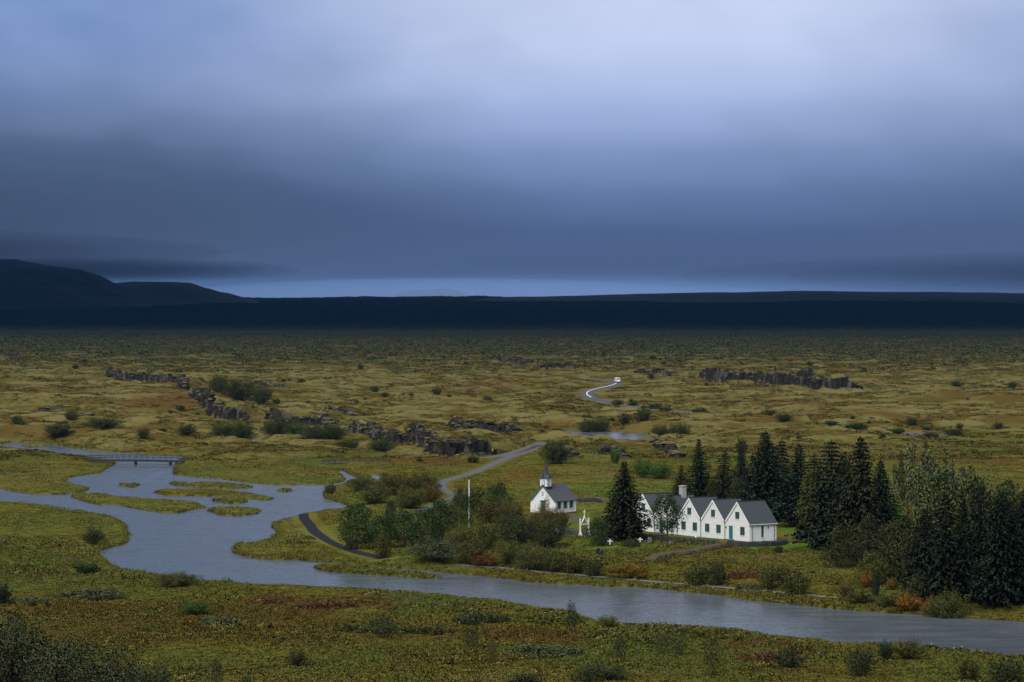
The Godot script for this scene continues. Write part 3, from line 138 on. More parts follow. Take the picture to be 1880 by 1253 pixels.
class Shape:
	var v := PackedVector3Array()
	var n := PackedVector3Array()
	var c := PackedColorArray()
	func tri(a: Vector3, b: Vector3, d: Vector3, col := Color.WHITE) -> void:
		var q := (d - a).cross(b - a).normalized()
		v.append(a); v.append(b); v.append(d)
		n.append(q); n.append(q); n.append(q)
		c.append(col); c.append(col); c.append(col)
	func quad(a: Vector3, b: Vector3, d: Vector3, e: Vector3, col := Color.WHITE) -> void:
		tri(a, b, d, col)
		tri(a, d, e, col)
	# corners given by a frame: origin o, axes x y z as full edges from the minimum corner
	func box(lo: Vector3, hi: Vector3, t := Transform3D(), col := Color.WHITE) -> void:
		var p: Array[Vector3] = []
		for i in 8:
			p.append(t * Vector3(hi.x if i & 1 else lo.x, hi.y if i & 2 else lo.y, hi.z if i & 4 else lo.z))
		quad(p[0], p[2], p[3], p[1], col); quad(p[4], p[5], p[7], p[6], col)
		quad(p[0], p[4], p[6], p[2], col); quad(p[1], p[3], p[7], p[5], col)
		quad(p[2], p[6], p[7], p[3], col); quad(p[0], p[1], p[5], p[4], col)
	func beam(a: Vector3, b: Vector3, w: float, h: float, col := Color.WHITE) -> void:
		var z := (b - a).normalized()
		var up := Vector3.UP if absf(z.y) < 0.95 else Vector3.RIGHT
		var x := up.cross(z).normalized()
		var y := z.cross(x)
		box(Vector3(-w / 2, -h / 2, 0), Vector3(w / 2, h / 2, a.distance_to(b)), Transform3D(Basis(x, y, z), a), col)
	func tube(pts: Array, radii: Array, sides := 6, col := Color.WHITE) -> void:
		for i in pts.size() - 1:
			var a: Vector3 = pts[i]
			var b: Vector3 = pts[i + 1]
			var z := (b - a).normalized()
			var up := Vector3.UP if absf(z.y) < 0.9 else Vector3.RIGHT
			var x := up.cross(z).normalized()
			var y := z.cross(x)
			for k in sides:
				var t0 := TAU * k / sides
				var t1 := TAU * (k + 1) / sides
				var e0 := x * cos(t0) + y * sin(t0)
				var e1 := x * cos(t1) + y * sin(t1)
				var ra: float = radii[i]
				var rb: float = radii[i + 1]
				quad(a + e0 * ra, a + e1 * ra, b + e1 * rb, b + e0 * rb, col)
				if i == pts.size() - 2: tri(b, b + e0 * rb, b + e1 * rb, col)
	# polygon (counter-clockwise seen from +z) in the xy plane, extruded from z0 to z1
	func prism(poly: PackedVector2Array, z0: float, z1: float, t := Transform3D(), col := Color.WHITE) -> void:
		var idx := Geometry2D.triangulate_polygon(poly)
		for i in range(0, idx.size(), 3):
			var a := poly[idx[i]]
			var b := poly[idx[i + 1]]
			var d := poly[idx[i + 2]]
			if (b - a).cross(d - a) < 0.0:
				var q := b
				b = d
				d = q
			tri(t * Vector3(a.x, a.y, z1), t * Vector3(d.x, d.y, z1), t * Vector3(b.x, b.y, z1), col)
			tri(t * Vector3(a.x, a.y, z0), t * Vector3(b.x, b.y, z0), t * Vector3(d.x, d.y, z0), col)
		for i in poly.size():
			var a := poly[i]
			var b := poly[(i + 1) % poly.size()]
			quad(t * Vector3(a.x, a.y, z0), t * Vector3(a.x, a.y, z1), t * Vector3(b.x, b.y, z1), t * Vector3(b.x, b.y, z0), col)
	func mesh() -> ArrayMesh:
		var arr := []
		arr.resize(Mesh.ARRAY_MAX)
		arr[Mesh.ARRAY_VERTEX] = v
		arr[Mesh.ARRAY_NORMAL] = n
		arr[Mesh.ARRAY_COLOR] = c
		var m := ArrayMesh.new()
		m.add_surface_from_arrays(Mesh.PRIMITIVE_TRIANGLES, arr)
		return m

func base_height(d: float) -> float:
	if d < 700.0: return 1.0
	if d < 1500.0: return 1.0 + 2.0 * (d - 700.0) / 800.0
	if d < 4600.0: return 3.0 + 3.0 * (d - 1500.0) / 3100.0
	return 6.0 + 93.0 * pow((d - 4600.0) / 8400.0, 1.6)

func half_width(d: float) -> float:
	return 0.30 * d if d >= 300.0 else 90.0 + (300.0 - d)

# ---------------------------------------------------------------- ground
func lay_grid() -> void:
	for d in [-1500.0, -500.0, 0.0, 120.0, 200.0, 250.0, 268.0]: rows.append(d)
	var y := 712.0
	while y > 40.0:
		rows.append((EYE - 1.0) * 5400.0 / y)
		y -= 0.86
	var d := rows[rows.size() - 1]
	while d < 14500.0:
		d += 90.0
		rows.append(d)
	for i in 24: cols.append(-1.0 + (1.0 - 0.66) * i / 24.0)
	for i in 641: cols.append(-0.66 + 1.32 * i / 640.0)
	for i in 24: cols.append(0.66 + 0.34 * (i + 1) / 24.0)
	nr = rows.size()
	nc = cols.size()
	gh.resize(nr * nc)
	gc.resize(nr * nc)
	shore.resize(nr * nc)
	shore.fill(60.0)
	way.resize(nr * nc)
	way.fill(60.0)

func row_of(d: float) -> int:
	return clampi(rows.bsearch(d) - 1, 0, nr - 2)

func col_of(s: float) -> int:
	return clampi(cols.bsearch(s) - 1, 0, nc - 2)

# least distance from every grid point to the segments of a line, up to REACH
func near_line(line: Array, closed: bool, reach: float, into: PackedFloat32Array) -> void:
	var count := line.size() / 2
	for i in (count if closed else count - 1):
		var j := (i + 1) % count
		var ax: float = line[i * 2]
		var az: float = line[i * 2 + 1]
		var bx: float = line[j * 2]
		var bz: float = line[j * 2 + 1]
		var ex := bx - ax
		var ez := bz - az
		var ll := maxf(ex * ex + ez * ez, 1e-6)
		var r0 := row_of(-maxf(az, bz) - reach)
		var r1 := mini(row_of(-minf(az, bz) + reach) + 1, nr - 1)
		for r in range(r0, r1 + 1):
			var d := rows[r]
			var hw := half_width(d)
			var c0 := col_of((minf(ax, bx) - reach) / hw)
			var c1 := col_of((maxf(ax, bx) + reach) / hw) + 1
			for c in range(c0, c1 + 1):
				var px := cols[c] * hw - ax
				var pz := -d - az
				var t := clampf((px * ex + pz * ez) / ll, 0.0, 1.0)
				var qx := px - ex * t
				var qz := pz - ez * t
				var q := sqrt(qx * qx + qz * qz)
				var k := r * nc + c
				if q < into[k]: into[k] = q

func inside(polys: Array, r0: int, r1: int) -> void:
	for r in range(r0, r1 + 1):
		var z := -rows[r]
		var hw := half_width(rows[r])
		var cuts: Array[float] = []
		for line in polys:
			var count: int = line.size() / 2
			for i in count:
				var j := (i + 1) % count
				var az: float = line[i * 2 + 1]
				var bz: float = line[j * 2 + 1]
				if (az > z) != (bz > z):
					var ax: float = line[i * 2]
					var bx: float = line[j * 2]
					cuts.append(ax + (bx - ax) * (z - az) / (bz - az))
		cuts.sort()
		for k in range(0, cuts.size() - 1, 2):
			var c := cols.bsearch(cuts[k] / hw)
			while c < nc and cols[c] * hw < cuts[k + 1]:
				shore[r * nc + c] = -absf(shore[r * nc + c])
				c += 1

func smooth(a: float, b: float, t: float) -> float:
	return smoothstep(a, b, t)

func make_ground() -> void:
	lay_grid()
	for line in WATER: near_line(line, true, 12.0, shore)
	near_line(POND, true, 12.0, shore)
	inside(WATER, row_of(270.0), row_of(900.0))
	inside([POND], row_of(780.0), row_of(1000.0))
	for p in PATHS:
		if p[2] != "trail": near_line(p[0], false, 8.0, way)
	walk.resize(nr * nc)
	walk.fill(60.0)
	near_line(BOARDWALK, false, 6.0, walk)
	near_line(ROAD, false, 22.0, way)
	for r in nr:
		var d := rows[r]
		var hw := half_width(d)
		var z := -d
		var b := base_height(maxf(d, 0.0))
		var lava_d := smoothstep(680.0, 800.0, d)
		for c in nc:
			var k := r * nc + c
			var x := cols[c] * hw
			var f := n_fine.get_noise_2d(x, z)
			var m := n_mid.get_noise_2d(x, z)
			var p := n_patch.get_noise_2d(x, z * 0.7)
			var g := n_big.get_noise_2d(x, z)
			var h := b + m * 0.42 + f * 0.2 + g * 0.4 * smoothstep(2000.0, 800.0, d)
			var lava := 0.0
			var ridge := 0.0
			var hum := 0.0
			if lava_d > 0.0:
				lava = lava_d * smoothstep(0.5, -0.3, (x / d - 0.07) * 6.0 - (d - 760.0) / 220.0)
				var l := n_lava.get_noise_2d(x * 0.8, z * 1.1)
				ridge = 1.0 - absf(l) * 2.6
				hum = n_hum.get_noise_2d(x * 0.55, z * 0.8)
				h += lava * hum * 0.9
				h += lava * (ridge * 1.5 + g * 1.6 + m * 0.5) * (1.0 if d < 5000.0 else 2.0)
			if d > 5000.0: h += n_big.get_noise_2d(x * 0.11, z * 0.11) * 16.0 * smoothstep(5000.0, 11000.0, d)
			for q in PADS:
				if absf(x - q[0]) < q[3] and absf(z - q[1]) < q[3]:
					var w := smoothstep(q[3], q[2], Vector2(x - q[0], z - q[1]).length())
					h = lerpf(h, b + f * 0.04, w) + q[4] * w
			# colour: what grows here
			var col: Color = PAL.olive
			col = col.lerp(PAL.green, smoothstep(-0.25, 0.45, p))
			col = col.lerp(PAL.ochre, 0.75 * smoothstep(0.05, 0.5, g + f * 0.25) * smoothstep(420.0, 600.0, d))
			col = col.lerp(PAL.brown, 0.6 * smoothstep(0.15, 0.55, m - p * 0.4))
			if lava > 0.0:
				var lc: Color = PAL.ochre
				lc = lc.lerp(PAL.moss, smoothstep(0.15, 0.55, ridge * 0.35 + hum * 1.1 + f * 0.25))
				lc = lc.lerp(PAL.brown, 0.9 * smoothstep(0.06, -0.28, hum + f * 0.25))
				lc = lc.lerp(PAL.green, 0.6 * smoothstep(0.12, 0.4, p - hum * 0.6))
				lc = lc.lerp(PAL.brown, 0.85 * smoothstep(0.05, 0.4, p + m * 0.35))
				lc = lc.lerp(PAL.rust, 0.35 * smoothstep(0.2, 0.6, g + p * 0.4))
				lc = lc.lerp(PAL.scrub, smoothstep(0.15, 0.7, -p + f * 0.3 + smoothstep(1000.0, 3400.0, d) * 1.2 - 0.2))
				col = col.lerp(lc, lava)
			gc[k] = col
			gh[k] = h
	print("ground base")
	for q in PATCHES:
		var tint: Color = PAL[q[4]]
		var r0 := row_of(-q[1] - q[3] * 1.5)
		var r1 := row_of(-q[1] + q[3] * 1.5) + 1
		for r in range(r0, r1 + 1):
			var hw := half_width(rows[r])
			for c in range(col_of((q[0] - q[2] * 1.5) / hw), col_of((q[0] + q[2] * 1.5) / hw) + 1):
				var x := cols[c] * hw
				var z := -rows[r]
				var e := Vector2((x - q[0]) / q[2], (z - q[1]) / q[3]).length() + 0.55 * n_mid.get_noise_2d(x, z) + 0.3 * n_fine.get_noise_2d(x, z)
				var k := r * nc + c
				gc[k] = gc[k].lerp(tint, q[5] * smoothstep(1.1, 0.7, e))
	# cliffs lift the land behind them
	for q in CLIFFS:
		var line: Array = q[0]
		var count := line.size() / 2
		var x0: float = line[0]
		var x1: float = line[count * 2 - 2]
		var zmax := -1e9
		var zmin := 1e9
		for i in count:
			zmax = maxf(zmax, line[i * 2 + 1])
			zmin = minf(zmin, line[i * 2 + 1])
		for r in range(row_of(-zmax - 5.0), row_of(-zmin + 150.0) + 1):
			var hw := half_width(rows[r])
			for c in range(col_of(x0 / hw), col_of(x1 / hw) + 1):
				var x := cols[c] * hw
				if x < x0 or x > x1: continue
				var zl: float = line[1]
				for i in count - 1:
					if x >= line[i * 2] and x <= line[i * 2 + 2]:
						zl = lerpf(line[i * 2 + 1], line[i * 2 + 3], (x - line[i * 2]) / maxf(line[i * 2 + 2] - line[i * 2], 0.01))
				var back := zl + rows[r]
				if back <= -3.0: continue
				var e := minf(x - x0, x1 - x) / (x1 - x0)
				var up: float = q[1] * smoothstep(0.0, 0.12, e) * smoothstep(-1.0, 3.0, back) * (1.0 - smoothstep(12.0, 110.0, back))
				gh[r * nc + c] += up * (0.85 + 0.3 * n_fine.get_noise_2d(x, -rows[r]))
				if back < 6.0: gc[r * nc + c] = gc[r * nc + c].lerp(PAL.rock, 0.8 * smoothstep(0.0, 0.1, e))
	# ways are levelled, water is dug in
	for r in range(row_of(260.0), nr):
		var d := rows[r]
		var b := base_height(d)
		for c in nc:
			var k := r * nc + c
			var w := way[k]
			if w < 22.0:
				var reach := 2.2 if d < 1000.0 else 9.0
				var t := smoothstep(reach * 2.4, reach, w)
				var flat := b
				for q in PADS: flat += q[4] * smoothstep(q[3], q[2], Vector2(cols[c] * half_width(d) - q[0], -d - q[1]).length())
				gh[k] = lerpf(gh[k], flat - 0.02, t)
			if walk[k] < 4.0: gh[k] = lerpf(gh[k], minf(gh[k], 0.28), smoothstep(4.0, 1.2, walk[k]))
			var s := shore[k]
			if s < 12.0 and d < 1010.0:
				var level := 0.0
				if d > 855.0: level = base_height(868.0) - 0.25
				var x := cols[c] * half_width(d)
				s += n_fine.get_noise_2d(x * 1.7, -d * 1.7) * 0.35
				var bank := level + 0.25 + 0.03 * s + n_fine.get_noise_2d(x * 0.6, -d * 0.6) * 0.12
				var in_land := lerpf(minf(bank, gh[k]), gh[k], smoothstep(3.0, 11.0, s)) if d > 855.0 else lerpf(bank, gh[k], smoothstep(2.0, 11.0, s))
				gh[k] = lerpf(level - 0.7, in_land, smoothstep(-0.55, 0.3, s))
				if s < 0.25: gc[k] = gc[k].lerp(PAL.mud, smoothstep(0.25, 0.0, s))
				elif s < 6.0: gc[k] = gc[k].lerp(PAL.lgreen, 0.45 * smoothstep(6.0, 0.8, s))
	for k in gc.size():
		var t := 0.93 + 0.14 * rng.randf()
		gc[k] = Color(gc[k].r * t, gc[k].g * t, gc[k].b * t)
	var v := PackedVector3Array()
	var n := PackedVector3Array()
	v.resize(nr * nc)
	n.resize(nr * nc)
	for r in nr:
		var hw := half_width(rows[r])
		for c in nc: v[r * nc + c] = Vector3(cols[c] * hw, gh[r * nc + c], -rows[r])
	for r in nr:
		for c in nc:
			var a := v[r * nc + mini(c + 1, nc - 1)] - v[r * nc + maxi(c - 1, 0)]
			var b := v[mini(r + 1, nr - 1) * nc + c] - v[maxi(r - 1, 0) * nc + c]
			n[r * nc + c] = a.cross(b).normalized()
	var idx := PackedInt32Array()
	idx.resize((nr - 1) * (nc - 1) * 6)
	var o := 0
	for r in nr - 1:
		for c in nc - 1:
			var k := r * nc + c
			idx[o] = k; idx[o + 1] = k + nc; idx[o + 2] = k + 1
			idx[o + 3] = k + 1; idx[o + 4] = k + nc; idx[o + 5] = k + nc + 1
			o += 6
	var arr := []
	arr.resize(Mesh.ARRAY_MAX)
	arr[Mesh.ARRAY_VERTEX] = v
	arr[Mesh.ARRAY_NORMAL] = n
	arr[Mesh.ARRAY_COLOR] = gc
	arr[Mesh.ARRAY_INDEX] = idx
	var mesh := ArrayMesh.new()
	mesh.add_surface_from_arrays(Mesh.PRIMITIVE_TRIANGLES, arr)
	var m := mat("turf", Color(1, 1, 1), 0.95, grain, 0.13)
	m.vertex_color_use_as_albedo = true
	m.specular_mode = BaseMaterial3D.SPECULAR_DISABLED
	struct("ground", mesh, m, "broad plain of grass, heath and mossy lava reaching to the far uplands")

func cell(x: float, z: float) -> int:
	var r := row_of(-z)
	return r * nc + col_of(x / half_width(-z))

func ground(x: float, z: float) -> float:
	var r := row_of(-z)
	var t := clampf((-z - rows[r]) / (rows[r + 1] - rows[r]), 0.0, 1.0)
	var s0 := x / half_width(rows[r])
	var s1 := x / half_width(rows[r + 1])
	var c0 := col_of(s0)
	var c1 := col_of(s1)
	var f0 := clampf((s0 - cols[c0]) / (cols[c0 + 1] - cols[c0]), 0.0, 1.0)
	var f1 := clampf((s1 - cols[c1]) / (cols[c1 + 1] - cols[c1]), 0.0, 1.0)
	return lerpf(lerpf(gh[r * nc + c0], gh[r * nc + c0 + 1], f0), lerpf(gh[(r + 1) * nc + c1], gh[(r + 1) * nc + c1 + 1], f1), t)

func on_ground(x: float, z: float) -> Vector3:
	return Vector3(x, ground(x, z), z)

# ---------------------------------------------------------------- water, ways
func water_sheet(called: String, x0: float, x1: float, z0: float, z1: float, y: float, label: String) -> void:
	var s := Shape.new()
	s.quad(Vector3(x0, y, z0), Vector3(x1, y, z0), Vector3(x1, y, z1), Vector3(x0, y, z1))
	struct(called, s.mesh(), mats["water"], label)

func resample(line: Array, step: float) -> PackedVector2Array:
	var c := Curve2D.new()
	var count := line.size() / 2
	for i in count:
		var p := Vector2(line[i * 2], line[i * 2 + 1])
		var a := Vector2(line[maxi(i - 1, 0) * 2], line[maxi(i - 1, 0) * 2 + 1])
		var b := Vector2(line[mini(i + 1, count - 1) * 2], line[mini(i + 1, count - 1) * 2 + 1])
		var dir := (b - a).normalized()
		c.add_point(p, -dir * a.distance_to(p) * 0.33, dir * p.distance_to(b) * 0.33)
	c.bake_interval = step
	return c.get_baked_points()

func ribbon(line: Array, half: float, lift: float, wobble := 0.0) -> ArrayMesh:
	var pts := resample(line, maxf(0.8, half * 0.6))
	var s := Shape.new()
	var last := []
	for i in pts.size():
		var dir := (pts[mini(i + 1, pts.size() - 1)] - pts[maxi(i - 1, 0)]).normalized()
		var side := Vector2(-dir.y, dir.x)
		var cross := []
		for k in 7:
			var t := (k - 3) / 3.0
			var q := pts[i] + side * (half + wobble * n_fine.get_noise_2d(pts[i].x * 3.0 + k * 40.0, pts[i].y * 3.0)) * t
			var y := ground(q.x, q.y) + (lift if absf(t) < 0.99 else -0.15)
			cross.append(Vector3(q.x, y, q.y))
		if last:
			for k in 6: s.quad(last[k], last[k + 1], cross[k + 1], cross[k])
		last = cross
	return s.mesh()

# ---------------------------------------------------------------- plants
func leaf(s: Shape, at: Vector3, dir: Vector3, size: float, wide: float, outward: Vector3, col: Color) -> void:
	var side := dir.cross(Vector3(rng.randf() - 0.5, rng.randf() - 0.5, rng.randf() - 0.5)).normalized()
	var tip := at + dir * size
	var a := at + dir * size * 0.5 + side * size * wide
	var b := at + dir * size * 0.5 - side * size * wide
	var face := side.cross(dir).normalized()
	if face.dot(outward) < 0.0: face = -face
	var nn := (face * 0.6 + outward * 0.8).normalized()
	for p in [at, a, tip, at, tip, b]:
		s.v.append(p)
		s.n.append(nn)
		s.c.append(col)

func rdir() -> Vector3:
	var y := rng.randf_range(-1.0, 1.0)
	var t := rng.randf() * TAU
	var q := sqrt(1.0 - y * y)
	return Vector3(q * cos(t), y, q * sin(t))

func tint(v := 0.3) -> Color:
	var t := 1.0 + rng.randf_range(-v, v)
	return Color(t * (1.0 + rng.randf_range(-0.08, 0.12)), t, t * (1.0 + rng.randf_range(-0.15, 0.1)))

# unit tree: height 1, crown radius 0.5; leaves are about SIZE of the height
func clumped(n_clumps: int, per: int, size: float, low: float, power: float, seed_: int, upright := 0.0) -> ArrayMesh:
	rng.seed = seed_
	var s := Shape.new()
	for i in n_clumps:
		var t := (i + 0.5) / n_clumps
		var y := lerpf(low, 0.93, t)
		var u := (y - low) / (1.0 - low)
		var env := pow(maxf(sin(PI * clampf(pow(u, power) * 0.93 + 0.07, 0.0, 1.0)), 0.02), 0.7) * 0.5
		var a := i * 2.39996 + rng.randf() * 0.9
		var q := env * sqrt(rng.randf_range(0.12, 1.0)) * 0.86
		var centre := Vector3(cos(a) * q, y + rng.randf_range(-0.04, 0.04), sin(a) * q)
		var rad := rng.randf_range(0.10, 0.19) * (0.7 + 0.6 * env * 2.0)
		var shade := tint(0.16)
		for k in per:
			var dr := rdir()
			var at := centre + Vector3(dr.x, dr.y * (0.75 + upright), dr.z) * rad * pow(rng.randf(), 0.4)
			if at.y < 0.02: continue
			var outward := (at - Vector3(0, low * 0.6, 0)).normalized()
			var dir := (dr + outward * 0.6 + Vector3.UP * (0.3 + upright * 2.0)).normalized()
			var tt := tint(0.22)
			leaf(s, at, dir, size * rng.randf_range(0.7, 1.3), 0.34, outward, Color(shade.r * tt.r, shade.g * tt.g, shade.b * tt.b))
	return s.mesh()

func shrubby(stems: int, per: int, size: float, seed_: int, spread := 0.5, low := 0.12) -> ArrayMesh:
	rng.seed = seed_
	var s := Shape.new()
	for i in stems:
		var a := i * 2.39996 + rng.randf()
		var q := sqrt((i + 0.5) / stems) * spread
		var foot := Vector3(cos(a) * q * 0.25, 0, sin(a) * q * 0.25)
		q *= rng.randf_range(0.75, 1.18)
		var top := Vector3(cos(a) * q, sqrt(maxf(1.0 - pow(q / 0.6, 2.0), 0.05)) * rng.randf_range(0.55, 1.12), sin(a) * q)
		var shade := tint(0.2)
		for k in per:
			var t := lerpf(low, 1.0, pow(rng.randf(), 0.6))
			var at := foot.lerp(top, t) + rdir() * 0.10 * (1.1 - 0.6 * t)
			at.y = maxf(at.y, 0.02)
			var outward := (at + Vector3(0, -0.1, 0)).normalized()
			var dir := ((top - foot).normalized() * 0.8 + rdir() * 0.9).normalized()
			var tt := tint(0.24)
			leaf(s, at, dir, size * rng.randf_range(0.7, 1.35), 0.3, outward, Color(shade.r * tt.r, shade.g * tt.g, shade.b * tt.b))
	return s.mesh()

# a low patch of several rounded tufts
func lumpy(lumps: int, per: int, size: float, seed_: int) -> ArrayMesh:
	rng.seed = seed_
	var s := Shape.new()
	for i in lumps:
		var a := i * 2.39996 + rng.randf()
		var q := sqrt((i + 0.3) / lumps) * 0.5
		var centre := Vector3(cos(a) * q, 0, sin(a) * q)
		var rad := rng.randf_range(0.09, 0.2)
		var high := rng.randf_range(0.35, 1.0) * (1.0 - q * 0.8)
		var shade := tint(0.25)
		for k in per:
			var dr := rdir()
			dr.y = absf(dr.y)
			var at := centre + Vector3(dr.x * rad, dr.y * high, dr.z * rad) * pow(rng.randf(), 0.25)
			var outward := Vector3(dr.x, dr.y * 0.7 + 0.2, dr.z).normalized()
			var tt := tint(0.24)
			leaf(s, at, (dr + rdir() * 0.8 + Vector3.UP * 0.4).normalized(), size * rng.randf_range(0.7, 1.3), 0.34, outward, Color(shade.r * tt.r, shade.g * tt.g, shade.b * tt.b))
	return s.mesh()

func stems_mesh(stems: int, seed_: int, spread := 0.42) -> ArrayMesh:
	rng.seed = seed_
	var s := Shape.new()
	for i in stems:
		var a := i * 2.39996 + rng.randf()
		var q := sqrt((i + 0.5) / stems) * spread
		var foot := Vector3(cos(a) * q * 0.25, -0.05, sin(a) * q * 0.25)
		var top := Vector3(cos(a) * q, sqrt(maxf(1.0 - pow(q / 0.56, 2.0), 0.05)) * 0.8, sin(a) * q)
		s.tube([foot, foot.lerp(top, 0.5) + Vector3(0, 0.05, 0), top], [0.012, 0.008, 0.003], 4)
	return s.mesh()

func trunk_mesh(seed_: int, limbs: int, r0: float, high: float) -> ArrayMesh:
	rng.seed = seed_
	var s := Shape.new()
	s.tube([Vector3(0, -0.05, 0), Vector3(0.006, high * 0.3, 0.004), Vector3(-0.005, high * 0.65, 0.006), Vector3(0, high, 0)], [r0 * 1.25, r0, r0 * 0.65, r0 * 0.2], 7)
	for i in limbs:
		var y := lerpf(0.22, 0.8, (i + 0.5) / limbs) * high
		var a := i * 2.39996
		var l := 0.34 * sin(PI * clampf(y / high * 0.85, 0.1, 0.95))
		var e := Vector3(cos(a) * l, y + l * 0.75, sin(a) * l)
		s.tube([Vector3(0, y, 0), Vector3(0, y, 0).lerp(e, 0.5) + Vector3(0, -0.015, 0), e], [r0 * 0.5, r0 * 0.32, r0 * 0.1], 4)
	return s.mesh()

# unit spruce: height 1, radius 0.5
func spruce_mesh(levels: int, seed_: int, ragged: float, droop: float, taper := 0.68) -> ArrayMesh:
	rng.seed = seed_
	var s := Shape.new()
	for i in levels:
		var t := (i + 0.3) / levels
		var y := lerpf(0.05, 0.985, t)
		var reach := 0.5 * pow(1.0 - t, taper) * lerpf(0.72, 1.0, smoothstep(0.0, 0.16, t)) + 0.012
		var count := 12 - int(t * 6.0)
		var shift := rng.randf() * TAU
		for k in count:
			var a := shift + TAU * (k + rng.randf_range(-0.3, 0.3)) / count
			var l := reach * lerpf(1.0 - ragged, 1.0 + ragged * 0.45, pow(rng.randf(), 0.8))
			var flat := Vector3(cos(a), 0, sin(a))
			var shade := tint(0.38)
			var steps := 14 + int(l * 60.0)
			for j in steps:
				var u := (j + rng.randf()) / steps
				var at := Vector3(0, y, 0) + flat * l * u + Vector3.UP * (0.05 * sin(u * PI) * l - droop * l * u + 0.10 * l * u * u) + rdir() * 0.008
				var side := flat.cross(Vector3.UP) * (1 if (j & 1) else -1)
				var dir := (flat * 0.9 + side * rng.randf_range(0.1, 1.1) + Vector3.DOWN * rng.randf_range(-0.1, 0.55)).normalized()
				var outward := (flat + Vector3.UP * 0.55).normalized()
				var size := lerpf(0.055, 0.028, t) * rng.randf_range(0.75, 1.25) * (1.05 - 0.35 * u)
				leaf(s, at, dir, size, 0.33, outward, shade)
	for k in 5: leaf(s, Vector3(0, 0.95, 0), Vector3(rng.randf_range(-0.2, 0.2), 1, rng.randf_range(-0.2, 0.2)).normalized(), 0.05, 0.12, Vector3.UP, Color.WHITE)
	return s.mesh()

func poplar_mesh(seed_: int) -> ArrayMesh:
	rng.seed = seed_
	var s := Shape.new()
	for i in 15:
		var a := i * 2.39996 + rng.randf()
		var q := sqrt((i + 0.2) / 15.0)
		var foot := Vector3(cos(a) * q * 0.1, 0.12 + 0.1 * rng.randf(), sin(a) * q * 0.1)
		var top := Vector3(cos(a) * q * 0.46, lerpf(1.0, 0.62, q) * rng.randf_range(0.9, 1.02), sin(a) * q * 0.46)
		for k in 520:
			var t := pow(rng.randf(), 0.75)
			var mid := foot.lerp(top, t) + Vector3(cos(a), 0, sin(a)) * 0.06 * sin(t * PI)
			var dr := rdir()
			var at := mid + Vector3(dr.x, dr.y * 1.6, dr.z) * 0.085 * (1.05 - 0.8 * t) * pow(rng.randf(), 0.5) * 1.4
			var outward := Vector3(at.x, at.y * 0.3, at.z).normalized()
			leaf(s, at, (Vector3.UP * 1.1 + dr * 0.9 + outward * 0.3).normalized(), rng.randf_range(0.014, 0.028), 0.36, outward, tint(0.3))
	return s.mesh()

func leaf_mat(key: String) -> StandardMaterial3D:
	if mats.has("leaf_" + key): return mats["leaf_" + key]
	var m := StandardMaterial3D.new()
	m.resource_name = "leaf_" + key
	m.albedo_color = lin(LEAF[key])
	m.vertex_color_use_as_albedo = true
	m.roughness = 0.75
	m.metallic_specular = 0.25
	m.cull_mode = BaseMaterial3D.CULL_DISABLED
	m.backlight_enabled = true
	m.backlight = Color(0.3, 0.3, 0.3)
	mats["leaf_" + key] = m
	return m

